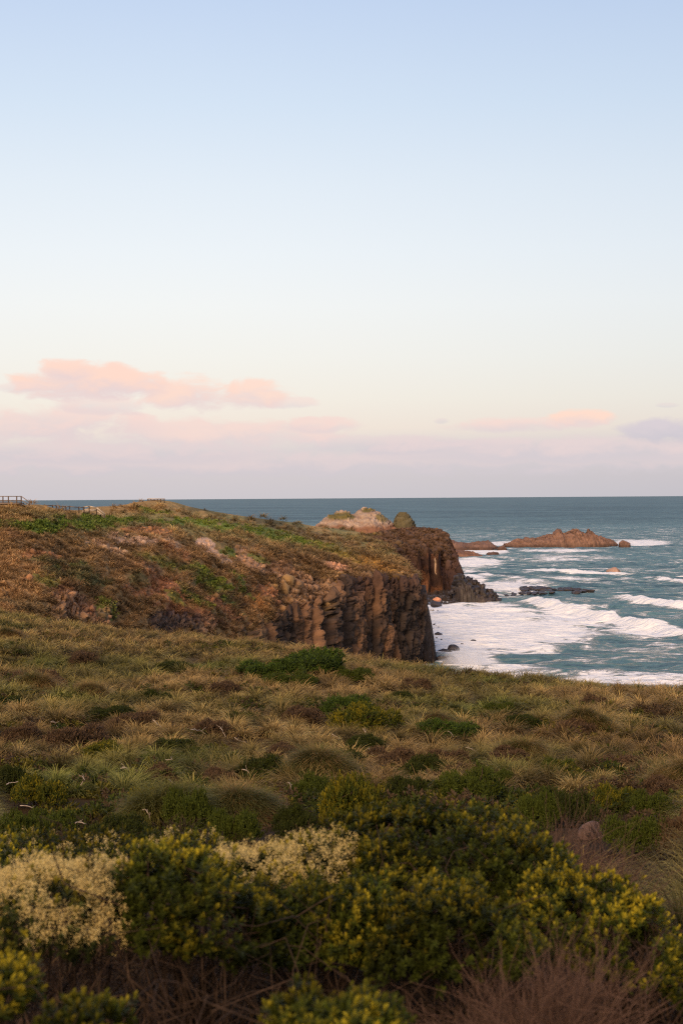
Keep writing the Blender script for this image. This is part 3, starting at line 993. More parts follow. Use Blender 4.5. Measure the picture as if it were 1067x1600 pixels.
def redrock(P, px, v, bid, nse):
    c = alb(106, 82, 70) * (0.6 + 0.6 * bid[..., None]) + 0 * P
    c = c * (1 - 0.5 * sstep(nse, 0.1, 0.5)[..., None]) + alb(84, 66, 62) * 0.5 * sstep(nse, 0.1, 0.5)[..., None]
    wet = (1 - sstep(P[..., 2], 0.6, 2.6))[..., None]
    return c * (1 - 0.55 * wet)


island('rock_island', 'jagged reddish rock island lying offshore among white surf', 'rock island',
       [(786, 851), (800, 846), (806, 844), (815, 844), (822, 841), (838, 843), (846, 839), (856, 837), (864, 837), (869, 831), (874, 830), (878, 835),
        (884, 833), (890, 828), (898, 828), (908, 831), (913, 835), (919, 831), (925, 835), (933, 839), (944, 842), (955, 845), (961, 849), (964, 853)],
       842, 876, redrock, rough=0.9, strata=(1.3, 0.6), seed=100, nx=260, ny=80)
island('rock_ledge', 'low reddish rock ledge behind the far cliff, the longer of two', 'rock ledge',
       [(690, 840), (703, 843), (712, 847), (722, 849), (735, 849), (748, 847), (762, 846), (770, 850), (776, 854), (780, 858)], 805, 840, redrock,
       rough=0.8, seed=110, nx=130, ny=40, jag=0.7)
island('rock_ledge', 'brown flat rock slab in the surf below the longer reddish ledge', 'rock ledge',
       [(706, 858), (716, 860), (730, 861), (744, 864), (752, 868), (756, 871)], 715, 745, lambda P, px, v, b, n: alb(104, 76, 62) * (0.7 + 0.5 * b[..., None]) + 0 * P,
       rough=0.6, seed=115, nx=80, ny=30, jag=0.5)
island('boulder', 'brown pointed boulder standing alone in a breaking wave', 'boulder',
       [(944, 897), (948, 890), (955, 886.5), (961, 887), (966, 891), (971, 899)], 556, 566, lambda P, px, v, b, n: alb(128, 104, 92) * (0.75 + 0.5 * b[..., None]) + 0 * P,
       rough=0.4, seed=117, nx=60, ny=30, jag=0.5)
island('boulder', 'small rock awash at the right end of the rock island', 'boulder',
       [(966, 848), (971, 845), (977, 845.5), (984, 849)], 830, 838, redrock, rough=0.4, seed=119, nx=40, ny=20, jag=0.4)
for lab, sil, Df, Db, sd in (('rounded reddish rock in the gap beside the longer ledge', [(776, 858), (780, 853), (786, 852), (790, 856), (791, 859)], 800, 808, 121),
                             ('low brown rock in the surf beside the flat slab', [(756, 868), (761, 864), (770, 862), (777, 863), (780, 868)], 735, 748, 123)):
    island('boulder', lab, 'boulder', sil, Df, Db, redrock, rough=0.4, seed=sd, nx=50, ny=24, jag=0.4)


island('rock_spur', 'jagged black rock spur stepping down into the surf from the far headland', 'rock spur',
       [(706, 915), (714, 898), (720, 893), (725, 902), (731, 904), (736, 912), (741, 910), (746, 918), (753, 917), (757, 923), (763, 921), (768, 928), (774, 932), (780, 938)], 400, 418,
       lambda P, px, v, b, n: alb(48, 41, 38) * (0.5 + 0.7 * b[..., None]) + 0 * P, rough=1.1, strata=(0.8, 0.6), seed=125, nx=170, ny=60, jag=1.0, matl=M_WETROCK)


def sandcol(P, px, v, bid, nse):
    c = alb(140, 122, 108) * (0.75 + 0.4 * bid[..., None]) + 0 * P
    nz = fbm(P[..., 0] / 3, P[..., 1] / 5, P[..., 2] / 2, oct=4, seed=131)
    g = np.maximum(sstep(1 - ((px - 533) / 24) ** 2 - ((P[..., 2] - 23.6) / 1.5) ** 2 + nz, 0, .5), sstep(1 - ((px - 574) / 12) ** 2 - ((P[..., 2] - 25.6) / 0.8) ** 2 + nz, 0, .5))
    g = np.maximum(g, sstep(1 - ((px - 598) / 12) ** 2 - ((P[..., 2] - 23.2) / 1.8) ** 2 + nz, 0, .5) * 0.8)[..., None]
    st = (sstep(np.sin(P[..., 2] * 3.2 + px * .06 + 3 * nz), 0.5, 0.9) * 0.45)[..., None]
    c = c * (1 - st) + alb(98, 72, 62) * st
    c = c * (1 - g) + alb(84, 76, 42) * g
    b = sstep(P[..., 2] + nz, 21.0, 19.5)[..., None]
    return c * (1 - b) + alb(104, 74, 56) * b


island('dune', 'pale eroded sandy knoll with tufts of green on its crown', None,
       [(486, 829), (492, 824), (500, 816), (507, 810), (514, 804), (522, 801.5), (535, 801), (546, 801.5), (553, 804), (560, 802), (568, 798), (577, 797), (583, 799), (592, 804), (601, 811), (612, 819), (622, 825), (630, 829)],
       492, 540, sandcol, rough=0.9, strata=(0.6, 0.3), kind='structure', seed=130, nx=220, ny=90, base_z=14, jag=0.8, steep=0.8)
island('rock_stack', 'dark domed rock stack behind the far headland beside the sandy knoll', 'rock stack',
       [(611, 826), (615, 817), (617, 808), (620, 802), (626, 799), (631, 798.5), (637, 801), (641, 806), (645, 813), (648, 820), (650, 829)],
       505, 519, lambda P, px, v, b, n: alb(70, 64, 46) * (0.6 + 0.7 * b[..., None]) + alb(50, 46, 30) * np.clip(n, 0, 1)[..., None] + 0 * P,
       rough=0.7, strata=(0.5, 0.3), seed=140, nx=90, ny=50, base_z=10, jag=0.5, steep=0.45)


# ------------------------------------------------------------------ grass
WIND = np.array([0.55, 0.18, 0.0])


def blades(base, az, L, tilt, bend, width, cb, ct, segs=3, wind=0.5, R=rng):
    """Bent ribbons of grass. All arguments are arrays over the blades; returns verts, quads, colours."""
    n = len(base)
    out = np.stack([np.cos(az), np.sin(az), np.zeros(n)], -1)
    side = np.stack([-np.sin(az + R.normal(0, .5, n)), np.cos(az + R.normal(0, .5, n)), np.zeros(n)], -1)
    p = base.copy()
    V = np.zeros((n, segs + 1, 2, 3))
    C = np.zeros((n, segs + 1, 2, 3))
    for i in range(segs + 1):
        t = i / segs
        w = width * (1.0 - 0.82 * t ** 1.5) * (0.6 + 0.4 * min(1, t * 4))
        V[:, i, 0] = p - side * w[:, None] / 2
        V[:, i, 1] = p + side * w[:, None] / 2
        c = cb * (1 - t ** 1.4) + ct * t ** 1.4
        C[:, i, 0] = c
        C[:, i, 1] = c
        th = tilt + bend * (i + 0.5) / segs
        d = out * np.sin(th)[:, None] + np.array([0, 0, 1.0]) * np.cos(th)[:, None] + WIND * (wind * (0.3 + t))
        d /= np.linalg.norm(d, axis=1, keepdims=True)
        p = p + d * (L / segs)[:, None]
    k = np.arange(n)[:, None] * (2 * (segs + 1)) + np.arange(segs)[None, :] * 2
    Q = np.stack([k, k + 1, k + 3, k + 2], -1).reshape(-1, 4)
    return V.reshape(-1, 3), Q, C.reshape(-1, 3)


STRAW, STRAW2 = alb(136, 112, 70), alb(120, 90, 62)
GBASE, GMID, GOLIVE = alb(24, 32, 12), alb(34, 30, 16), alb(96, 96, 44)  # dark thatch at the bases also puts shade between tussocks into the colour


def tussock_arrays(pos, rad, hgt, cb, ct, per, width, segs=3, wind=0.5, R=rng, var=1.0):
    """Merged blades for many tussocks: pos (n,3), rad, hgt (n), cb/ct (n,3)."""
    n = len(pos)
    i = np.repeat(np.arange(n), per)
    m = len(i)
    az = R.uniform(0, 2 * math.pi, m)
    rr = np.sqrt(R.uniform(0, 1, m))
    base = pos[i] + np.stack([np.cos(az), np.sin(az), 0 * az], -1) * (rad[i] * rr * 0.55)[:, None] + np.array([0, 0, 1.]) * (rad[i] * .35 * (1 - rr ** 2))[:, None]
    az2 = az + R.normal(0, 0.5, m)
    L = hgt[i] * R.uniform(0.65, 1.25, m)
    dead = R.uniform(0, 1, (m, 1)) ** 2
    b = cb[i] * (1 + var * R.uniform(-.3, .3, (m, 1)))
    t = ct[i] * (1 + var * R.uniform(-.25, .25, (m, 1)))
    t = t * (1 - 0.35 * var * dead) + STRAW * 0.35 * var * dead
    return blades(base, az2, L, 0.05 + 0.85 * rr * R.uniform(.7, 1.1, m), R.uniform(0.9, 1.8, m), np.full(m, width) if np.isscalar(width) else width[i], b, t, segs, wind, R)


def slope_colours(x, y, R):
    """Tip and base colours of the tussocks over the near slope: greener close by, tan and russet farther out."""
    n = len(x)
    far = sstep(y, 18, 42)
    v = fbm(x / 5, y / 7, oct=3, seed=201)
    u = fbm(x / 9, y / 12, oct=3, seed=203)
    green = np.clip(0.95 - 0.68 * far + 1.1 * v, 0, 1)[:, None]
    ct = STRAW * 1.3 * (1 - green) + GOLIVE * 1.25 * green
    rus = np.clip(1.7 * u + 0.5 * sstep(x, 8, 20) * far - 0.1 + R.normal(0, .15, n), 0, 1)[:, None] * 0.6
    ct = ct * (1 - rus) + STRAW2 * rus
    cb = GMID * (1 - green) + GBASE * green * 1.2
    ct = ct * (1 + .32 * far)[:, None]
    return cb, ct


BUSHES = []


def build_slope_grass():
    pts = []
    y = 10.5
    while y < 104:
        sp = 0.66 if y < 26 else 0.84 if y < 40 else (0.86 if y < 60 else 0.92)
        x0, x1 = (-170 - 533.5) / F * y, (1240 - 533.5) / F * y
        nx = int((x1 - x0) / sp) + 1
        xs = np.linspace(x0, x1, nx) + rng.normal(0, sp * 0.32, nx)
        pts.append(np.stack([xs, y + rng.normal(0, sp * 0.32, nx)], -1))
        y += sp * 0.9
    p = np.concatenate(pts)
    px = 533.5 + F * p[:, 0] / p[:, 1]
    p = p[(p[:, 1] < crest_D(px) + 3.0) & ((p[:, 1] > 17.0) | (px > 840))]
    keep = fbm(p[:, 0] / 2.6, p[:, 1] / 2.6, oct=2, seed=207) > -0.42 + 0.0 * p[:, 1]
    for bx, by, br in BUSHES:
        keep &= ((p[:, 0] - bx) / br) ** 2 + ((p[:, 1] - by + .25) / br) ** 2 > 1.1
    p = p[keep]
    z = z_ground(p[:, 0], p[:, 1]) - 0.03
    pos = np.column_stack([p, z])
    px = 533.5 + F * pos[:, 0] / pos[:, 1]
    inframe = (px > -25) & (px < 1090) & (pos[:, 1] > 13.0)
    order = np.argsort(np.where(inframe, pos[:, 1], 1e6))
    near = order[:290]
    rest = np.setdiff1d(np.arange(len(pos)), near)
    # the rest of the slope, merged: nobody could count it
    q = pos[rest]
    V, Q, C = [], [], []
    n0 = 0
    for lo, hi, per, w, segs in ((0, 30, 520, .009, 3), (30, 45, 330, .013, 3), (45, 65, 210, .018, 3), (65, 200, 120, .026, 2)):
        s = q[(q[:, 1] >= lo) & (q[:, 1] < hi)]
        if not len(s):
            continue
        sc_ = np.clip(rng.lognormal(0, .22, len(s)), .6, 1.35) * np.where(533.5 + F * s[:, 0] / s[:, 1] > 840, 1.0, 0.55 + .45 * sstep(s[:, 1], 15, 27))
        cb, ct = slope_colours(s[:, 0], s[:, 1], rng)
        tone = np.clip(rng.lognormal(-.05, .36, (len(s), 1)), .4, 1.9)
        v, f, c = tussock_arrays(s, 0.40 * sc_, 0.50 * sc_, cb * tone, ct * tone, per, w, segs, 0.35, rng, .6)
        V.append(v)
        Q.append(f + n0)
        C.append(c)
        n0 += len(v)
    me = raw_mesh('grass', np.concatenate(V), np.concatenate(Q), np.clip(np.concatenate(C), 0, 0.8), [M_GRASS])
    tag(link('grass', me), 'wind-combed tan and green tussock grass covering the near slope', 'grass', None, 'stuff')
    # dry fallen stalks under the front thicket and in bare spots
    R = np.random.default_rng(340)
    m = 2600
    yy = np.where(R.uniform(0, 1, m) < .5, R.uniform(4.0, 12, m), R.uniform(2.2, 8.5, m) ** 2)
    xx = (R.uniform(-160, 1230, m) - 533.5) / F * yy
    ok = yy < crest_D(533.5 + F * xx / yy)
    lp = np.column_stack([xx[ok], yy[ok], z_ground(xx[ok], yy[ok]) - .02])
    ls = R.uniform(.6, 1.4, len(lp))
    v, f, c = tussock_arrays(lp, .35 * ls, .22 * ls, np.repeat(alb(26, 17, 11)[None], len(lp), 0), np.repeat(alb(50, 35, 24)[None], len(lp), 0) * R.uniform(.6, 1.2, (len(lp), 1)), 60, .007 + .0002 * lp[:, 1] * 1.0, 2, .4, R)
    tag(link('dry_grass', raw_mesh('dry_grass', v, f, np.clip(c, 0, .8), [M_GRASS])), 'dry brown stalks littering the ground under the thicket', 'dry grass', None, 'stuff')
    # leafy undergrowth in the gaps
    R = np.random.default_rng(350)
    m = 1500
    yy = R.uniform(4.9, math.sqrt(95), m) ** 2
    xx = (R.uniform(-140, 1200, m) - 533.5) / F * yy
    ok = (yy < crest_D(533.5 + F * xx / yy) - 2) & (fbm(xx / 6, yy / 8, oct=2, seed=351) > -.05 - .35 * sstep(yy, 45, 20))
    xx, yy = xx[ok], yy[ok]
    cp = np.column_stack([xx, yy, z_ground(xx, yy)])
    per = np.where(yy < 35, 46, 26)
    i = np.repeat(np.arange(len(cp)), per)
    d = unit(R.normal(0, 1, (len(i), 3)))
    d[:, 2] = np.abs(d[:, 2])
    rr = R.uniform(.28, .55, len(cp))[i][:, None]
    pos = cp[i] + d * rr * np.array([1, 1, .8]) * R.uniform(.7, 1.1, (len(i), 1))
    kind = R.uniform(0, 1, len(cp))[i][:, None]
    yl = np.where(kind < .45, alb(44, 50, 18), np.where(kind < .7, alb(70, 66, 22), alb(62, 50, 36))) * R.uniform(.7, 1.4, (len(i), 1))
    v, f, c = rosettes(pos, unit(d + R.normal(0, .35, d.shape)), 6, .085, .036, yl * 1.2, yl * .8, R, .2, 1.2, .08)
    tag(link('ground_cover', raw_mesh('undergrowth', v, f, np.clip(c, 0, .8), [M_LEAF])), 'low leafy undergrowth between the tussocks of the near slope', 'undergrowth', None, 'stuff')
    # the nearest tussocks one by one
    kinds = [
        ('green tussock of fine drooping grass with straw tips on the near slope', GBASE * 1.1, GOLIVE),
        ('tan tussock of wind-bent dry grass on the near slope', GMID, STRAW * 1.25),
        ('russet tussock of dead grass between green tussocks on the near slope', GMID * .9, STRAW2),
        ('grey-green tussock of long soft grass on the near slope', GBASE * 1.2, alb(88, 90, 50)),
    ]
    protos = []
    for ki, (lab, cb, ct) in enumerate(kinds):
        row = []
        for v_ in range(3):
            R = np.random.default_rng(300 + ki * 10 + v_)
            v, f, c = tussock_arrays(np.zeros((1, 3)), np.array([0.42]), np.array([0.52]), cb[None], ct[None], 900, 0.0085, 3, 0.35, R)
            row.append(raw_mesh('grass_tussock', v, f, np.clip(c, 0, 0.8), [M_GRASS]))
        protos.append(row)
    for i in near:
        x, y, zz = pos[i]
        v = fbm(np.array([x / 4]), np.array([y / 5]), oct=2, seed=201)[0] + rng.normal(0, .18)
        ki = 0 if v > 0.12 else (3 if v > -0.03 else (1 if v > -0.2 else 2))
        if y < 23 and ki in (1, 2) and rng.uniform() < .75:
            ki = 3
        if y > 27 and rng.uniform() < 0.35:
            ki = 1
        s = rng.uniform(0.7, 1.1) * (0.62 + .38 * float(sstep(y, 15, 27)))
        o = link('grass_tussock', protos[ki][rng.integers(3)], None, (x, y, zz), (0, 0, rng.normal(0, .45)), (s, s, s * rng.uniform(.85, 1.1)))
        tag(o, kinds[ki][0], 'grass tussock', kinds[ki][0].split(' tussock')[0] + ' tussocks on the near slope')



# ------------------------------------------------------------------ shrubs
def unit(v):
    return v / (np.linalg.norm(v, axis=-1, keepdims=True) + 1e-9)


def rosettes(pos, axis, nl, ll, lw, young, old, R, tight=0.25, open_=1.45, stem=0.05):
    """Leafy shoot tips: nl leaves round each axis, the young ones upright at the tip."""
    n = len(pos)
    a = unit(axis)
    ref = np.where(np.abs(a[:, 2:3]) > .9, np.array([[1., 0, 0]]), np.array([[0, 0, 1.]]))
    e1 = unit(np.cross(a, ref))
    e2 = np.cross(a, e1)
    j = np.arange(nl)
    t = (j + .5) / nl
    phi = R.uniform(0, 6.28, (n, 1)) + j * 2.4 + R.normal(0, .25, (n, nl))
    th = tight + (open_ - tight) * t + R.normal(0, .15, (n, nl))
    size = R.uniform(.65, 1.35, (n, 1)) * (0.65 + 0.5 * np.sqrt(t)) * R.uniform(.85, 1.15, (n, nl))
    rad = np.cos(phi)[..., None] * e1[:, None] + np.sin(phi)[..., None] * e2[:, None]
    d = rad * np.sin(th)[..., None] + a[:, None] * np.cos(th)[..., None]
    sd = np.cross(d, a[:, None])
    sd = unit(sd)
    b = pos[:, None] - a[:, None] * (stem * t)[None, :, None]
    up = unit(np.cross(sd, d))
    L = (ll * size)[..., None]
    W = (lw * size)[..., None]
    m = b + d * L * .55
    e = b + d * L - up * L * .10 * R.uniform(-.5, 1.5, (n, nl, 1))
    V = np.stack([b - sd * W * .15, b + sd * W * .15, m - sd * W * .5, m + sd * W * .5, e - sd * W * .18, e + sd * W * .18], 2)
    cy = young if young.ndim == 2 else np.repeat(young[None], n, 0)
    co = old if old.ndim == 2 else np.repeat(old[None], n, 0)
    tt = np.clip(t * 1.3, 0, 1)[None, :, None]
    c = (cy[:, None] * (1 - tt) + co[:, None] * tt) * R.uniform(.75, 1.25, (n, nl, 1))
    C = np.repeat(c[:, :, None], 6, 2)
    k = np.arange(n * nl)[:, None] * 6
    Q = np.stack([k + np.array([[0, 1, 3, 2]]), k + np.array([[2, 3, 5, 4]])], 1).reshape(-1, 4)
    return V.reshape(-1, 3), Q, C.reshape(-1, 3)


def dome_points(lobes, n, R, low=-0.35, shells=(1.0, 1.0, 0.86), rough=0.10):
    """Points spread over a union of ellipsoids (c, r), with outward normals."""
    lobes = [(np.asarray(c, float), np.asarray(r, float)) for c, r in lobes]
    ar = np.array([r[0] * r[1] + r[0] * r[2] + r[1] * r[2] for _, r in lobes])
    P, N, O = [], [], []
    for (c, r), a in zip(lobes, ar / ar.sum()):
        m = int(n * a * 1.6) + 8
        d = unit(R.normal(0, 1, (m, 3)))
        d = d[d[:, 2] > low]
        sh = R.choice(shells, len(d)) * (1 + rough * 1.3 * fbm(d[:, 0] * 2.6 + c[0], d[:, 1] * 2.6 + c[1], d[:, 2] * 2.6, oct=2, seed=5) + R.normal(0, rough * .35, len(d)))
        p = c + d * r * sh[:, None]
        inside = np.zeros(len(p), bool)
        for c2, r2 in lobes:
            if c2 is not c:
                inside |= (((p - c2) / r2) ** 2).sum(1) < 0.62
        p, d, sh = p[~inside], d[~inside], sh[~inside]
        P.append(p)
        N.append(unit(d / r))
        O.append(sh)
    return np.concatenate(P), np.concatenate(N), np.concatenate(O)


def twig_paths(base, targets, R, r0=0.012, r1=0.003, wob=0.06, n=7):
    out = []
    for t in targets:
        u = np.linspace(0, 1, n)[:, None]
        p = base * (1 - u) + t * u
        p[:, 2] -= 0.0
        p[:, 2] += 0.03 * np.sin(u[:, 0] * math.pi) * np.linalg.norm(t - base)
        w = np.cumsum(R.normal(0, wob, (n, 3)), 0) * np.sin(u * math.pi)
        p = p + w * np.linalg.norm(t - base)
        out.append((p, np.linspace(r0, r1, n) * R.uniform(.7, 1.2)))
    return out


def spray_paths(base, nmain, length, R, spread=0.7, r0=0.006, r1=0.0016, kids=5, lift=1.0):
    """Bare branching twigs fanning up from a base."""
    out = []
    for _ in range(nmain):
        az = R.uniform(0, 6.283)
        d = unit(np.array([math.cos(az) * spread * R.uniform(.2, 1.3), math.sin(az) * spread * R.uniform(.2, 1.3), lift]))
        L = length * R.uniform(.6, 1.15)
        p = [base + np.array([math.cos(az), math.sin(az), 0]) * 0.03]
        for i in range(6):
            d = unit(d + R.normal(0, .26, 3))
            p.append(p[-1] + d * L / 6)
        p = np.array(p)
        out.append((p, np.linspace(r0, r1, 7)))
        for _ in range(kids):
            s = R.integers(2, 6)
            dd = unit(unit(p[s] - p[s - 1]) + R.normal(0, .5, 3))
            q = [p[s]]
            for i in range(4):
                dd = unit(dd + R.normal(0, .2, 3) + np.array([0, 0, .1]))
                q.append(q[-1] + dd * L * .09 * R.uniform(.7, 1.4))
            out.append((np.array(q), np.linspace(r1 * 1.6, r1 * .7, 5)))
    return out


LY, LG, LD = np.array([0.33, 0.26, 0.018]), np.array([0.054, 0.068, 0.009]), np.array([0.034, 0.042, 0.010])


def pix_lobes(spec):
    L = []
    for (px, py, D, rx, ry, rd) in spec:
        L.append((at(px, py, D), np.array([rx * D / F, rd, ry * D / F])))
    return L


def near_shrub(name, label, spec, n, leaf, yel=0.3, flowers=0, bare=40, seed=0, group=None, young=LY, old=LG, fl_low=0.1, holes=-.24, fl_gap=-.10):
    R = np.random.default_rng(seed)
    lobes = pix_lobes(spec)
    cen = np.mean([c for c, _ in lobes], 0)
    gz = float(z_ground(cen[0], cen[1]))
    root = np.array([cen[0], cen[1] + 0.1, gz - 0.03])
    t = thing(name, label, 'shrub', tuple(root), 0, group)
    p, nrm, sh = dome_points(lobes, n, R, shells=(1.0, 1.0, 1.13, .86), rough=.27)
    hole = fbm(p[:, 0] * 3.4, p[:, 1] * 3.4, p[:, 2] * 3.4, oct=3, seed=seed + 3) > holes
    p, nrm, sh = p[hole], nrm[hole], sh[hole]
    ax = unit(nrm * .75 + np.array([0.12, 0, .75]) + R.normal(0, .28, p.shape))
    mix = np.clip(yel + 1.25 * fbm(p[:, 0] * 2.8, p[:, 1] * 2.8, p[:, 2] * 2.8, oct=2, seed=seed + 1) - .42 + .5 * np.clip(nrm[:, 2], -.3, 1) + R.normal(0, .2, len(p)), 0, 1)[:, None] * (sh > .9)[:, None]  # yellow young growth; the upward-facing term paints sunlit tops into leaf colour
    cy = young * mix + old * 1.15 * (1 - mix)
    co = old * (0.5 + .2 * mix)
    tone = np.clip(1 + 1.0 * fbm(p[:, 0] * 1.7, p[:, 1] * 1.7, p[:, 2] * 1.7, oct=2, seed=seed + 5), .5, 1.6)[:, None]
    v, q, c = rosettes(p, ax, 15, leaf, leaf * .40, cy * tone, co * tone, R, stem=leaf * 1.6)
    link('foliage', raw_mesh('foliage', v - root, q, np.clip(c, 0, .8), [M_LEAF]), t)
    # woody stems, then the tangle of dry lower twigs
    tg = []
    for c_, r_ in lobes:
        for _ in range(9):
            d = unit(R.normal(0, 1, 3))
            tg.append(c_ + d * r_ * R.uniform(.3, .85))
    paths = twig_paths(root + np.array([0, 0, .02]), tg, R, 0.012, 0.003, .08)
    for _ in range(bare):
        c_, r_ = lobes[R.integers(len(lobes))]
        b = np.array([c_[0] + R.normal(0, r_[0] * .7), c_[1] - abs(R.normal(0, r_[1] * .6)), 0])
        b[2] = gz + R.uniform(0, .15)
        e = b + np.array([R.normal(0, .28), R.normal(0, .18), R.uniform(.15, max(.2, c_[2] - gz))])
        paths += twig_paths(b, [e], R, .0045, .0015, .16, 8)
    v, q = tubes(paths, 5)
    link('branches', raw_mesh('branches', v - root, q, None, [M_BARK]), t)
    if flowers:
        p, nrm, sh = dome_points(lobes, flowers, R, low=fl_low, shells=(1.03,), rough=.14)
        dens = fbm(p[:, 0] * 2, p[:, 1] * 2, p[:, 2] * 2, oct=2, seed=seed + 7) > fl_gap
        p, nrm = p[dens], nrm[dens]
        ax = unit(nrm * .5 + np.array([0.1, 0, .9]) + R.normal(0, .22, p.shape))
        m = 40
        k = len(p)
        h = R.uniform(0, 1, (k, m, 1))
        Ls = R.uniform(.02, .075, (k, 1, 1))
        pos = p[:, None] + ax[:, None] * h * Ls + R.normal(0, .017, (k, m, 3)) * (1.3 - h)
        pos = pos.reshape(-1, 3)
        s1 = unit(R.normal(0, 1, pos.shape)) * R.uniform(.0025, .0046, (len(pos), 1))
        s2 = unit(np.cross(s1, R.normal(0, 1, pos.shape))) * np.linalg.norm(s1, axis=1, keepdims=True)
        V = np.stack([pos - s1, pos + s2, pos + s1, pos - s2], 1).reshape(-1, 3)
        Q = np.arange(len(V)).reshape(-1, 4)
        C = np.repeat(np.array([.66, .52, .22]) * R.uniform(.7, 1.2, (len(pos), 1)), 4, 0)
        link('flowers', raw_mesh('flowers', V - root, Q, np.clip(C, 0, .85), [M_FLOWER], smooth=False), t)
    return t


near_shrub('shrub', 'broad yellow-green shrub, the tallest dome right of centre at the front',
           [(650, 1352, 8.9, 105, 80, .5), (745, 1378, 8.7, 100, 92, .5), (600, 1398, 8.5, 80, 80, .4), (560, 1338, 9.0, 66, 62, .4), (815, 1404, 8.5, 66, 90, .45), (690, 1304, 9.0, 44, 28, .3), (850, 1362, 8.6, 42, 36, .3), (610, 1296, 9.0, 44, 24, .3)], 4200, .030, .38, seed=400, holes=-.34)
near_shrub('shrub', 'dark green shrub with yellow tips in front of the tallest dome',
           [(690, 1455, 7.2, 95, 72, .4), (775, 1470, 7.0, 56, 62, .35), (630, 1490, 7.1, 70, 55, .3)], 1900, .027, .5, seed=410, bare=60)
near_shrub('shrub', 'dull olive shrub low between the flowering shrub and the front domes',
           [(555, 1455, 7.4, 75, 70, .35), (480, 1450, 7.5, 66, 66, .35), (430, 1462, 7.3, 50, 58, .3)], 1900, .026, .35, seed=415, bare=70)
near_shrub('shrub', 'round yellow-tipped shrub sloping down to the right edge of the front thicket',
           [(925, 1462, 7.9, 85, 76, .45), (1003, 1488, 7.7, 56, 62, .35), (868, 1446, 7.9, 62, 78, .4), (1050, 1522, 7.6, 44, 56, .3), (945, 1398, 8.0, 36, 26, .25), (1010, 1436, 7.8, 30, 26, .25)], 2300, .027, .5, seed=420, bare=60)
near_shrub('shrub', 'upright dark shrub with yellow leaf tips beside the cream flowers on the left',
           [(250, 1422, 7.0, 74, 86, .4), (322, 1432, 7.0, 72, 80, .4), (385, 1455, 7.1, 56, 62, .35), (235, 1352, 7.0, 36, 30, .25), (300, 1366, 7.0, 40, 30, .25)], 2400, .026, .45, seed=430, bare=80)
near_shrub('flowering_shrub', 'cream flowering shrub at the left edge, its blossom catching the light',
           [(62, 1432, 6.9, 104, 68, .45), (152, 1440, 7.0, 62, 76, .4), (-30, 1445, 6.9, 62, 62, .4)], 1300, .026, .25, flowers=2000, fl_low=-.05, fl_gap=-.30, bare=70, seed=440, old=LD * 1.2)
near_shrub('flowering_shrub', 'cream flowering shrub behind the upright dark shrub in the middle',
           [(400, 1380, 8.3, 80, 50, .4), (480, 1372, 8.5, 66, 54, .4), (520, 1345, 8.8, 38, 42, .3)], 1400, .027, .3, flowers=900, fl_gap=.0, bare=10, seed=450, old=LD * 1.2)
near_shrub('flowering_shrub', 'low green shrub with thin cream flower sprays behind the left thicket',
           [(40, 1358, 9.8, 110, 36, .6), (165, 1356, 9.6, 95, 36, .5), (275, 1350, 9.8, 85, 36, .5)], 2000, .026, .3, flowers=200, bare=0, seed=460, old=LG * .9)
near_shrub('shrub', 'small bright yellow-green shrub cut by the left edge at the bottom',
           [(8, 1552, 5.2, 46, 46, .2), (-40, 1570, 5.2, 46, 46, .2)], 420, .024, .85, seed=470, bare=40)
near_shrub('shrub', 'small green shrub cut by the bottom edge on the left',
           [(125, 1612, 5.0, 66, 46, .2), (180, 1625, 5.0, 42, 50, .2)], 420, .024, .45, seed=475, bare=30)
near_shrub('shrub', 'small yellow-tipped shrub cut by the bottom edge in the middle',
           [(470, 1612, 5.0, 60, 56, .2), (560, 1612, 4.9, 62, 52, .25)], 560, .024, .75, seed=480, bare=30)


def dead_shrub(label, px, D, length, nmain, seed, lean=0.8, m=M_TWIG, kids=6, off=0.0):
    R = np.random.default_rng(seed)
    x = D * (px - 533.5) / F
    root = np.array([x, D, float(z_ground(x, D)) + off])
    t = spray_paths(np.zeros(3), nmain, length, R, lean, .0036, .0010, kids)
    v, q = tubes(t, 4)
    o = link('dead_shrub', raw_mesh('dead_shrub', v, q, None, [m]), None, tuple(root))
    return tag(o, label, 'dead shrub')


dead_shrub('dead reddish-brown shrub of fine bare twigs in front of the yellow-tipped shrubs', 852, 6.2, 0.72, 230, 500, .42, kids=9)
dead_shrub('dead twiggy shrub at the bottom right corner', 1000, 5.8, 0.30, 100, 505, .9, kids=8)
dead_shrub('dead pale brown shrub behind the thicket near the pinkish boulder', 876, 10.4, 0.95, 260, 510, .75, kids=8)
dead_shrub('dead wispy shrub on the bottom edge between two small green shrubs', 700, 5.6, 0.30, 90, 515, .9)
dead_shrub('dead tangled shrub under the cream flowers at the left', 60, 6.1, 0.45, 90, 520, 1.1)
dead_shrub('dead brown shrub in the dark gap under the upright shrub', 300, 6.0, 0.42, 90, 525, 1.1)
dead_shrub('dead brown shrub in the dark gap below the dull olive shrub', 560, 6.2, 0.45, 80, 527, 1.1)


def ground_hit(px, py, d0=11.0):
    d = np.linspace(d0, 125, 2400)
    x = d * (px - 533.5) / F
    zr = EYE - d * (py - yh(px)) / F
    zg = z_ground(x, d)
    i = int(np.argmax(zr <= zg))
    if zr[i] > zg[i]:
        i = len(d) - 1
    return np.array([x[i], d[i], zg[i]])


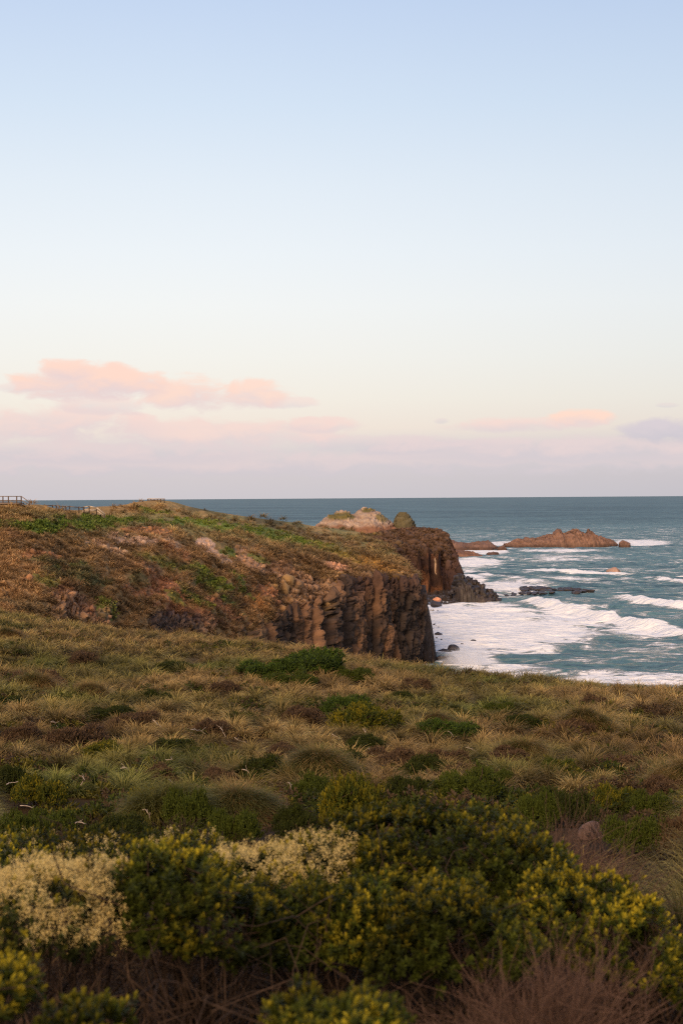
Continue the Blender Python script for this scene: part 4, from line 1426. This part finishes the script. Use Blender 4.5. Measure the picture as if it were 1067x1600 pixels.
def bush_protos():
    out = {}
    specs = {
        'green': (LG * 1.0, alb(58, 66, 22) * 1.0, 0.0), 'bright': (alb(62, 78, 24), alb(46, 58, 20), 0.0), 'olive': (LY * .8, LG, 0.0),
        'dark': (LG * .9, LD, 0.0), 'brown': (alb(90, 72, 54), alb(66, 52, 38), 0.0)}
    for ki, (k_, (young, old, _)) in enumerate(specs.items()):
        row = []
        for v_ in range(2):
            R = np.random.default_rng(600 + ki * 7 + v_)
            lobes = [(np.array([R.uniform(-.55, .55), R.uniform(-.5, .5), R.uniform(.12, .38)]), np.array([R.uniform(.3, .5), R.uniform(.3, .5), R.uniform(.26, .42)])) for _ in range(8)]
            p, nrm, sh = dome_points(lobes, 3200, R, low=-.2, rough=.25)
            p[:, 2] = np.maximum(p[:, 2], .02)
            ax = unit(nrm * .7 + np.array([.15, 0, .8]) + R.normal(0, .3, p.shape))
            mixv = np.clip(.5 + fbm(p[:, 0] * 3, p[:, 1] * 3, p[:, 2] * 3, oct=2, seed=ki) + R.normal(0, .2, len(p)), 0, 1)[:, None]
            v, q, c = rosettes(p, ax, 7, .052, .024, young * mixv + old * (1 - mixv), old * .9 * np.ones_like(p), R, .2, 1.3, .10)
            fm = raw_mesh('foliage', v, q, np.clip(c, 0, .8), [M_LEAF])
            tg = [c_ + unit(R.normal(0, 1, 3)) * r_ * .9 for c_, r_ in lobes for _ in range(4)]
            bv, bq = tubes(twig_paths(np.array([0, 0, -.05]), tg, R, .02, .005, .07), 5)
            row.append((fm, raw_mesh('branches', bv, bq, None, [M_BARK])))
        out[k_] = row
    return out


BP = bush_protos()
NOUN = {'green': 'green leafy', 'bright': 'bright green', 'olive': 'yellowish olive', 'dark': 'dark green', 'brown': 'grey-brown withered'}


def bush(px, py, wpx, kind, label=None, flat=0.8, group=None, i=[0]):
    i[0] += 1
    c = ground_hit(px, py)
    s = wpx * c[1] / F / 1.5
    BUSHES.append((c[0], c[1], .8 * s))
    fm, bm = BP[kind][i[0] % 2]
    t = thing('bush', label or NOUN[kind] + ' bush growing among the tussocks of the near slope', 'bush', tuple(c - np.array([0, 0, .04])), rng.uniform(0, 6.28),
              group or (None if label else NOUN[kind] + ' bushes on the near slope'))
    t.scale = (s, s, max(s, .85) * max(flat, .6) * 1.45)
    link('foliage', fm, t)
    link('branches', bm, t)


for a in [
    (415, 1060, 78, 'bright', 'bright green bush at the left of the dark green patch below the basalt cliff', .55),
    (497, 1056, 110, 'bright', 'widest bright green bush of the patch below the basalt cliff', .6),
    (455, 1074, 70, 'green', 'green bush in front of the bright patch below the basalt cliff', .5),
    (545, 1066, 60, 'green', 'green bush at the right end of the bright patch below the cliff', .5),
    (540, 1122, 80, 'bright', 'bright green bush just above a yellowish olive one, mid slope', .7),
    (572, 1146, 88, 'olive', 'yellowish olive bush mid slope below a bright green one', .8),
    (702, 1156, 80, 'bright', 'low bright green bush alone on the tan grass, right of mid slope', .6),
    (550, 1292, 84, 'olive', 'rounded olive bush right above the front thicket', 1.05),
    (520, 1216, 84, 'dark', 'dark bush beside pale twisted sticks in the middle of the slope', .8),
    (728, 1262, 90, 'green', 'green bush of upright shoots behind the front thicket, right of middle', .9),
    (640, 1262, 70, 'dark', 'dark bush between two greener bushes behind the front thicket', .8),
    (985, 1336, 84, 'green', 'leafy green bush right of the pinkish boulder', .6),
    (885, 1292, 90, 'dark', 'dark bush behind the pinkish boulder', .8),
    (835, 1300, 60, 'green', None, .7), (610, 1205, 70, 'brown', 'withered brown bush with reddish twigs, mid slope', .7), (655, 1215, 66, 'dark', None, .7),
    (420, 1225, 90, 'dark', None, .7), (440, 1190, 60, 'brown', None, .6), (300, 1300, 70, 'green', None, .9), (225, 1290, 50, 'olive', None, .8),
    (110, 1172, 84, 'brown', 'widest withered brown bush on the left of the slope', .7), (205, 1140, 70, 'brown', None, .6), (170, 1125, 60, 'dark', None, .6),
    (270, 1182, 70, 'dark', None, .6), (150, 1190, 70, 'olive', None, .6), (55, 1262, 70, 'olive', None, .7), (15, 1240, 60, 'dark', 'dark bush on the left edge of the slope', .8),
    (330, 1150, 60, 'brown', None, .5), (90, 1310, 80, 'green', None, .6), (180, 1325, 90, 'dark', None, .6), (30, 1320, 70, 'green', None, .6),
    (360, 1320, 70, 'green', None, .5), (460, 1310, 60, 'dark', None, .6), (770, 1235, 50, 'green', None, .6),
    (900, 1150, 60, 'brown', None, .5), (820, 1140, 60, 'dark', None, .4), (790, 1200, 70, 'brown', None, .6), (960, 1210, 70, 'brown', None, .5),
    (1040, 1250, 70, 'brown', None, .6), (1010, 1280, 60, 'green', None, .5), (1060, 1340, 80, 'brown', None, .7), (780, 1120, 40, 'green', None, .4),
    (270, 1050, 50, 'dark', None, .35), (130, 1040, 60, 'brown', None, .35), (60, 1075, 70, 'brown', None, .4), (350, 1085, 50, 'brown', None, .4),
    (240, 1100, 50, 'dark', None, .4), (620, 1100, 45, 'dark', None, .4), (650, 1080, 40, 'brown', None, .35), (470, 1130, 70, 'brown', None, .5),
    (380, 1135, 60, 'dark', None, .45), (560, 1175, 60, 'dark', None, .6), (690, 1205, 60, 'brown', None, .7), (930, 1110, 50, 'brown', None, .35),
    (30, 1160, 60, 'brown', None, .5), (20, 1110, 50, 'dark', None, .4), (340, 1235, 60, 'brown', None, .6), (250, 1230, 60, 'brown', None, .6),
    (480, 1250, 60, 'green', None, .7), (960, 1270, 50, 'olive', None, .6), (880, 1215, 50, 'green', None, .5)]:
    bush(*a)

_pb = ground_hit(918, 1311)
BUSHES.append((_pb[0], _pb[1] - .4, .75))
build_slope_grass()

# bleached sticks lying in the grass
STICKS = [(345, 1168, 46, 'thick bleached stick arched out of the grass, the palest on the slope'), (312, 1165, 40, 'long bleached stick lying left of an arched one'),
          (375, 1172, 26, 'short forked bleached stick right of an arched one'), (200, 1232, 40, 'hooked bleached stick on green grass at the left'),
          (140, 1250, 40, None), (45, 1290, 48, 'branched bleached stick near the left edge'), (70, 1252, 34, None), (272, 1250, 36, None), (235, 1300, 40, 'long bent grey stick above the front thicket'),
          (582, 1195, 30, None), (574, 1162, 30, 'curled bleached stick under the yellowish olive bush'), (735, 1190, 26, 'bleached stick on tan grass right of mid slope'), (490, 1225, 30, None),
          (702, 1162, 18, None), (455, 1260, 40, None), (395, 1225, 44, None), (265, 1215, 30, None), (30, 1075, 18, None), (20, 1250, 26, None), (130, 1312, 30, None),
          (525, 1165, 22, 'small white stick on the grass left of the curled one'), (640, 1250, 24, None), (90, 1150, 30, None), (250, 1145, 34, None), (180, 1010, 12, None)]
for i_, (px, py, w, lab) in enumerate(STICKS):
    R = np.random.default_rng(700 + i_)
    c = ground_hit(px, py)
    s = .82 * w * c[1] / F
    p = [np.array([-.5, 0, .28])]
    d = np.array([1., R.normal(0, .4), R.uniform(-.1, .9)])
    for j in range(8):
        d = unit(d + np.array([.05, R.normal(0, .35), -.2 + R.normal(0, .42)]))
        p.append(p[-1] + d * .14)
    p = np.array(p)
    paths = [(p, np.linspace(.016, .006, 9) / max(s, .25))]
    for j in range(R.integers(1, 4)):
        k_ = R.integers(2, 7)
        q = [p[k_]]
        dd = unit(np.array([R.normal(0, .8), R.normal(0, .4), .8]))
        for _ in range(4):
            dd = unit(dd + R.normal(0, .3, 3))
            q.append(q[-1] + dd * .085)
        paths.append((np.array(q), np.linspace(.006, .003, 5) / max(s, .25)))
    v, q = tubes(paths, 6)
    o = link('dead_branch', raw_mesh('dead_branch', v, q, None, [M_BONE]), None, tuple(c + np.array([0, -.15, .30])), (R.normal(0, .3), R.normal(0, .25), R.normal(0, .5)), (s, s, s * R.uniform(.5, 1)))
    tag(o, lab or 'bleached dead branch half hidden in the slope grass', 'dead branch', 'bleached dead branches on the near slope')


# ------------------------------------------------------------------ boulders
def rock_mesh(name, seed, c, m, cuts=16, sub=3, rough=.06):
    R = np.random.default_rng(seed)
    bm = bmesh.new()
    bmesh.ops.create_icosphere(bm, subdivisions=sub, radius=1.0)
    v = np.array([x.co[:] for x in bm.verts])
    f = np.array([[x.index for x in p.verts] for p in bm.faces])
    bm.free()
    for _ in range(cuts):
        n = unit(R.normal(0, 1, 3))
        d = R.uniform(.55, .86)
        e = np.maximum(v @ n - d, 0)
        v = v - e[:, None] * n * .95
    v = v * (1 + rough * fbm(v[:, 0] * 3, v[:, 1] * 3, v[:, 2] * 3, oct=3, seed=seed))[:, None]
    col = c * (1 + .3 * fbm(v[:, 0] * 2, v[:, 1] * 2, v[:, 2] * 2, oct=3, seed=seed + 1))[:, None]
    return raw_mesh(name, v, f, np.clip(col, 0, .8), [m], smooth=True)


BLACK = [rock_mesh('boulder', 800 + i, alb(44, 40, 42) * (1 + .25 * i / 5), M_WETROCK) for i in range(6)]


def boulder(px, py, wpx, D=None, lab=None, group=None, flat=.7, mesh=None, zlift=0.0, name='boulder', cat='boulder', aspect=None):
    D = sea_D(px, py) if D is None else D
    c = at(px, py, D)
    r = wpx * D / F / 2
    me = mesh or BLACK[rng.integers(len(BLACK))]
    ay = aspect or rng.uniform(.7, 1.1)
    o = link(name, me, None, (c[0], c[1], c[2] + zlift), (rng.normal(0, .15), rng.normal(0, .15), rng.normal(0, .5)), (r * 1.1, r * ay, r * flat))
    return tag(o, lab, cat, group)


G1 = 'black boulders heaped at the foot of the far headland'
for _ in range(190):
    px = rng.uniform(659, 774)
    top = np.interp(px, [659, 690, 715, 736, 748, 758, 768, 776], [934, 926, 920, 911, 918, 921, 928, 932])
    bot = np.interp(px, [659, 700, 740, 776], [945, 944, 941, 936])
    u = rng.uniform(0, 1)
    py = top + (bot - top) * u
    D = sea_D(px, bot) + (1 - u) * (6.0 if px < 735 else 3.5)
    boulder(px, py, rng.choice([3, 4, 5, 7, 9], p=[.3, .3, .2, .13, .07]), D, 'black boulder in the heap at the foot of the far headland', G1, flat=.8)
for (px, py, w, fl) in ((738, 921, 16, .8), (752, 928, 18, .55), (744, 932, 20, .5), (762, 931, 16, .55), (770, 934, 10, .5), (728, 928, 18, .7), (737, 913, 9, 1.1), (716, 934, 18, .6)):
    boulder(px, py, w, sea_D(px, 939) + 2, 'large black rock spur running into the surf from the far headland', 'large black rocks on the spur of the far headland', flat=fl)
tan_ = rock_mesh('boulder', 850, alb(172, 120, 92), M_ROCK)
boulder(681, 937, 17, 372, 'pale orange boulder on the black rocks in the cove', flat=.5, mesh=tan_)
boulder(680, 944, 20, 366, 'black boulder under the pale orange one in the cove', flat=.6)
for (px, py, w, lab) in ((737, 1004, 13, 'low dark boulder farthest from the cliff in the foam of the bay'), (720, 1008, 10, 'small dark boulder next to a smaller one in the foam of the bay'),
                         (711, 1006, 7, 'smallest of three dark boulders standing in the foam of the bay'), (705, 1015, 22, 'big black boulder with a sloping top beside the cliff corner'),
                         (692, 1021, 28, 'broad black boulder against the foot of the basalt cliff'), (684, 992, 15, 'black angular boulder above the broad one at the cliff corner'),
                         (700, 1036, 32, 'flat black rock at the very foot of the cliff by the spray'), (687, 1031, 26, 'black rock wedged under the cliff corner')):
    boulder(px, py, w, None, lab, flat=.75 if w > 12 else .6)
for _ in range(46):
    px = 668 + abs(rng.normal(0, 11))
    py = rng.uniform(945, 1012)
    boulder(px, py, rng.uniform(1.8, 4.5), None, 'small black rock poking out of the foam along the cove', 'small black rocks in the foam of the cove', flat=.6)
for _ in range(70):
    s_ = rng.uniform(0, 1)
    if rng.uniform() < .62:
        px, py = 806 + 116 * s_, 921 + 5 * s_ + rng.normal(0, 1.2)
        w = rng.uniform(7, 19)
    else:
        px, py = 790 + 72 * s_, 932 - 5 * s_ + rng.normal(0, 1.3)
        w = rng.uniform(4, 12)
    boulder(px, py, w, None, 'flat black rock of the low reef in the surf', 'flat black rocks of the low reef', flat=.45, name='reef_rock', cat='rock', zlift=.55, aspect=1.3)
c = ground_hit(918, 1311)
pk = rock_mesh('boulder', 860, alb(98, 78, 70), M_ROCK, rough=.08)
tag(link('boulder', pk, None, tuple(c + np.array([0, 0, .02])), (0.1, .25, .3), (.26, .24, .24)), 'smooth pinkish boulder in the grass beside a leafy green bush', 'boulder')


# ------------------------------------------------------------------ growth and rubble on the headland
def build_headland_cover():
    P, PX, PY, kk, c, cliff, crag, bare, N = HP
    R = np.random.default_rng(900)
    pxs = PX[0]
    wcol = np.gradient(pxs)
    wcol = wcol / wcol.sum()
    wrow = np.abs(np.gradient(PY[:, 400])) + .12
    wrow[:4] = 0
    wrow[4:20] = .25
    wrow /= wrow.sum()
    n = 17000
    ci = R.choice(len(pxs), n, p=wcol)
    ri = R.choice(PY.shape[0], n, p=wrow)
    ok = (PX[ri, ci] > -60) & (PY[ri, ci] < np.interp(PX[ri, ci], EDGE_X, EDGE_Y) + 8)
    pr = (1 - np.clip(cliff[ri, ci] * 1.3, 0, 1)) * (1 - .8 * np.clip(crag[ri, ci], 0, 1)) * (0.05 + .95 * bare[ri, ci])
    ok &= R.uniform(0, 1, n) < pr
    qx, qy = PX[ri, ci], PY[ri, ci]
    ok &= ~(((qx > 118) & (qx < 172) & (qy < 807)) | ((qx > 60) & (qx < 140) & (qy < 799)) | ((qx > 224) & (qx < 266) & (qy < 786)) | ((qx < 50) & (qy < 792)))
    ri, ci = ri[ok], ci[ok]
    p = P[ri, ci] - N[ri, ci] * .02 - np.array([0, 0, .05])
    col = c[ri, ci]
    leafy = (col[:, 1] > col[:, 0] * .98) & (R.uniform(0, 1, len(p)) < .85)
    g = ~leafy
    ng = g.sum()
    px_ = PX[ri, ci][g]
    tone = np.clip(1 + .45 * fbm(p[g][:, 0] / 3, p[g][:, 1] / 5, oct=2, seed=905)[:, None] * 1.2 + R.normal(0, .30, (ng, 1)), .35, 1.9)
    sc_ = np.clip(R.lognormal(.12, .3, ng), .6, 2.0) * np.clip(p[g][:, 1] / 190, .8, 1.5)
    tip = col[g] * tone * 1.5 + alb(150, 120, 84) * .42 * tone
    v, q, cc = tussock_arrays(p[g], (.55 * sc_), .52 * sc_, col[g] * tone * .5, tip, 42, .05 * sc_, 3, .35, R, .4)
    tag(link('grass', raw_mesh('headland_grass', v, q, np.clip(cc, 0, .8), [M_GRASS])), 'brown tussock grass covering the headland slope', 'grass', None, 'stuff')
    s = leafy
    m = s.sum()
    per = 12
    i = np.repeat(np.arange(m), per)
    d = unit(R.normal(0, 1, (m * per, 3)))
    d[:, 2] = np.abs(d[:, 2])
    r = R.uniform(.35, .75, m)[i][:, None]
    pos = p[s][i] + d * r * np.array([1, 1, .75])
    ax = unit(d + R.normal(0, .4, d.shape))
    yl = col[s][i] * R.uniform(.7, 1.4, (m * per, 1))
    v, q, cc = rosettes(pos, ax, 4, .26, .15, yl * 1.15, yl * .85, R, .3, 1.2, .12)
    tag(link('ground_cover', raw_mesh('ground_cover', v, q, np.clip(cc, 0, .8), [M_LEAF])), 'low green scrub in belts and patches on the headland', 'scrub', None, 'stuff')
    # loose stones on the bare patches
    nb = 2600
    ri = R.integers(8, PY.shape[0] - 8, nb * 12)
    ci = R.choice(len(pxs), nb * 12, p=wcol)
    w = (1 - bare[ri, ci]) + .25 * crag[ri, ci] + .34 * sstep(PX[ri, ci], 380, 470) * (1 - cliff[ri, ci]) * sstep(kk[ri, ci], 2.5, 3.8)
    ok = (R.uniform(0, 1, nb * 12) < w) & (PX[ri, ci] > -20) & (PX[ri, ci] < 655)
    ri, ci = ri[ok][:nb], ci[ok][:nb]
    bm = bmesh.new()
    bmesh.ops.create_icosphere(bm, subdivisions=1, radius=1.0)
    v0 = np.array([x.co[:] for x in bm.verts])
    f0 = np.array([[x.index for x in f_.verts] for f_ in bm.faces])
    bm.free()
    k_ = len(ri)
    sz = (R.lognormal(-1.75, .45, k_) * (1 + 1.9 * sstep(PX[ri, ci], 400, 460) * sstep(kk[ri, ci], 3.2, 4.4) * R.uniform(0, 1, k_)))[:, None, None]
    vv = v0[None] * (1 + R.uniform(-.35, .35, (k_, len(v0), 1))) * sz * R.uniform(.6, 1.3, (k_, 1, 3)) + P[ri, ci][:, None]
    ff = (f0[None] + np.arange(k_)[:, None, None] * len(v0)).reshape(-1, 3)
    cc = np.repeat((c[ri, ci] * R.uniform(.55, 1.4, (k_, 1)))[:, None], len(v0), 1).reshape(-1, 3)
    tag(link('rubble', raw_mesh('rubble', vv.reshape(-1, 3), ff, np.clip(cc, 0, .8), [M_ROCK], smooth=False)), 'loose stones scattered over the bare patches of the headland', 'rubble', None, 'stuff')



def build_far_grass():
    R = np.random.default_rng(86)
    p, sg, tn = FAR_TUFTS[0]
    v, q, cc = tussock_arrays(p, .7 * sg, .5 * sg, alb(82, 62, 44) * tn, alb(124, 96, 66) * tn, 14, .14 * sg, 2, .35, R, .4)
    tag(link('grass', raw_mesh('far_grass', v, q, np.clip(cc, 0, .8), [M_GRASS])), 'sparse brown grass on the flat top of the far headland', 'grass', None, 'stuff')


build_headland_cover()
build_far_grass()


# ------------------------------------------------------------------ timber work on the headland skyline
def hill_z(px, D):
    """Height of the headland surface along the sight column px at distance D."""
    P, PX = HP[0], HP[1]
    j = int(np.argmin(np.abs(PX[0] - px)))
    colp = P[4:, j]
    o = np.argsort(colp[:, 1])
    return float(np.interp(D, colp[o, 1], colp[o, 2]))


def part(name, t, lst, m):
    v, q = boxes(lst)
    me = raw_mesh(name, v - np.array(t.location), q, None, [m], smooth=False)
    return link(name, me, t)


def build_platform():
    D = 173.0
    A = lambda px, py, dd=0.0: at(px, py, D + dd)
    t = thing('viewing_platform', 'timber viewing platform with railings at the left end of the headland skyline', 'platform', tuple(A(10, 790)))
    part('deck', t, [beam(A(-40, 786.6, 1.2), A(34.5, 786.6, 1.2), 2.9, .16)], M_TIMBER)
    part('joist', t, [beam(A(-40, 788.0, dd), A(34.0, 788.0, dd), .1, .14) for dd in (0.05, 2.4)], M_TIMBER_DARK)
    for dd in (0, 2.5):
        part('top_rail', t, [beam(A(-40, 775.2, dd), A(34.5, 775.2, dd), .13, .09)], M_TIMBER)
        part('middle_rail', t, [beam(A(-40, 784.2 - (2.6 if dd else 0), dd), A(34.5, 784.2 - (2.6 if dd else 0), dd), .06, .10)], M_TIMBER)
        for px in (-34, -20, -8, 5.5, 14, 27, 34):
            q = A(px, 790, dd)
            part('post', t, [beam((q[0], q[1], q[2] - .4), A(px, 775.3, dd), .12, .12)], M_TIMBER_DARK)
    for dd in (0, 2.5):
        part('stair_rail', t, [beam(A(34.5, 775.4, dd), A(47, 784.2, dd), .10, .08)], M_TIMBER)
        part('stair_rail', t, [beam(A(34.5, 781.2, dd), A(46, 788.5, dd), .07, .08)], M_TIMBER)
        q = A(46.8, 792, dd)
        part('post', t, [beam(q, A(46.8, 784, dd), .11, .11)], M_TIMBER_DARK)
    part('stair', t, [beam(A(35.5 + 2.1 * i, 787.2 + 1.0 * i, .1), A(35.5 + 2.1 * i, 787.2 + 1.0 * i, 2.5), .28, .06) for i in range(5)], M_TIMBER)


def build_fence():
    pts = [(70, 788.2), (82.7, 788.9), (88.7, 789.0), (103.7, 790.6), (109.7, 790.4), (124, 791.6), (131, 791.6)]
    D = lambda px: 186 + (px - 70) * .12
    t = thing('fence', 'low post and rail fence dipping in front of the sea beside the stairs', 'fence', tuple(at(100, 797, D(100))))
    for px, py in pts:
        a = at(px, py - .6, D(px))
        part('post', t, [beam((a[0], a[1], a[2] - .95), a, .13, .13)], M_TIMBER_DARK)
    part('rail', t, [beam(at(a[0], a[1] + .9, D(a[0]) - .1), at(b[0], b[1] + .9, D(b[0]) - .1), .06, .13) for a, b in zip(pts, pts[1:])], M_TIMBER)
    part('wire', t, [beam(at(a[0], a[1] + k_, D(a[0]) - .1), at(b[0], b[1] + k_, D(b[0]) - .1), .02, .02) for a, b in zip(pts, pts[1:]) for k_ in (3.2, 5.0)], M_TIMBER_DARK)


def build_stairs():
    D = 192.0
    A = lambda px, py, dd=0.0: at(px, py, D + dd)
    t = thing('stairs', 'weathered timber stairs with handrails going down from the fence', 'stairs', tuple(A(150, 803)))
    part('landing', t, [beam(A(131, 798.2, .9), A(152, 797.6, .9), 1.8, .14)], M_PALE)
    for dd in (0, 1.8):
        part('handrail', t, [beam(A(131, 792.2, dd), A(140, 790.6, dd), .13, .14), beam(A(140, 790.6, dd), A(151.5, 793.0, dd), .13, .14)], M_PALE)
        part('handrail', t, [beam(A(151.5, 793.0, dd), A(164.5, 803.2, dd), .16, .18)], M_PALE)
        part('handrail', t, [beam(A(151.5, 797.2, dd), A(162.5, 805.4, dd), .13, .16)], M_PALE)
        part('handrail', t, [beam(A(131.5, 795.6, dd), A(151.5, 796.0, dd), .11, .14)], M_PALE)
        for px, y0 in ((132, 792), (140, 790.6), (151.5, 792.4), (164, 802.4)):
            q = A(px, y0 - .4, dd)
            part('post', t, [beam((q[0], q[1], q[2] - 1.05), q, .13, .13)], M_TIMBER_DARK)
    for i in range(8):
        part('tread', t, [beam(A(152 + 1.5 * i, 799.0 + 1.0 * i, .05), A(152 + 1.5 * i, 799.0 + 1.0 * i, 1.75), .3, .06)], M_PALE)


def build_lookout():
    D = 263.0
    A = lambda px, py, dd=0.0: at(px, py, D + dd)
    t = thing('lookout_barrier', 'low timber barrier on the rounded top of the headland', 'barrier', tuple(A(245, 782.5)))
    part('top_rail', t, [beam(A(231, 779.1), A(258, 779.1), .30, .14)], M_PALE)
    part('board', t, [beam(A(231.4, 780.9), A(257.6, 780.9), .05, .16)], M_TIMBER_DARK)
    for px in (231.6, 236.5, 241.5, 246.5, 251.5, 257.2):
        q = A(px, 779.3)
        part('post', t, [beam((q[0], q[1], q[2] - .75), q, .16, .16)], M_TIMBER_DARK)


build_platform()
build_fence()
build_stairs()
build_lookout()


# ------------------------------------------------------------------ spray where the surf meets the cliff
def build_spray():
    R = np.random.default_rng(950)
    m = bpy.data.materials.new('sea_spray_mist')
    m.use_nodes = True
    k = NT(m.node_tree)
    k.n.clear()
    vp = k.n.new('ShaderNodeVolumePrincipled')
    vp.inputs['Color'].default_value = (.99, .99, 1.0, 1)
    vp.inputs['Anisotropy'].default_value = 0.2
    co = k.n.new('ShaderNodeTexCoord').outputs['Object']
    ln = k.n.new('ShaderNodeVectorMath')
    ln.operation = 'LENGTH'
    k.l.new(co, ln.inputs[0])
    f = k.m('SUBTRACT', k.m('ADD', k.m('SUBTRACT', 1.0, ln.outputs['Value']), k.m('MULTIPLY', k.m('SUBTRACT', k.noise(co, 2.6, 5.0, .6), .5), 1.3)), 0.12)
    k.put(vp.inputs['Density'], k.m('MULTIPLY', k.m('MAXIMUM', f, 0.0), 1.3))
    out = k.n.new('ShaderNodeOutputMaterial')
    k.l.new(vp.outputs[0], out.inputs['Volume'])
    bm = bmesh.new()
    bmesh.ops.create_icosphere(bm, subdivisions=3, radius=1.0)
    v = np.array([x.co[:] for x in bm.verts])
    fc = np.array([[x.index for x in p.verts] for p in bm.faces])
    bm.free()
    v = v * (1 + .18 * fbm(v[:, 0] * 2, v[:, 1] * 2, v[:, 2] * 2, oct=2, seed=951))[:, None]
    c = at(732, 1042, 252)
    o = link('sea_spray', raw_mesh('sea_spray', v, fc, None, [m]), None, tuple(c), (0, .1, .1), (6.4, 4.0, 4.2))
    tag(o, 'white spray thrown up where the surf meets the foot of the cliff', 'spray', None, 'stuff')


build_spray()
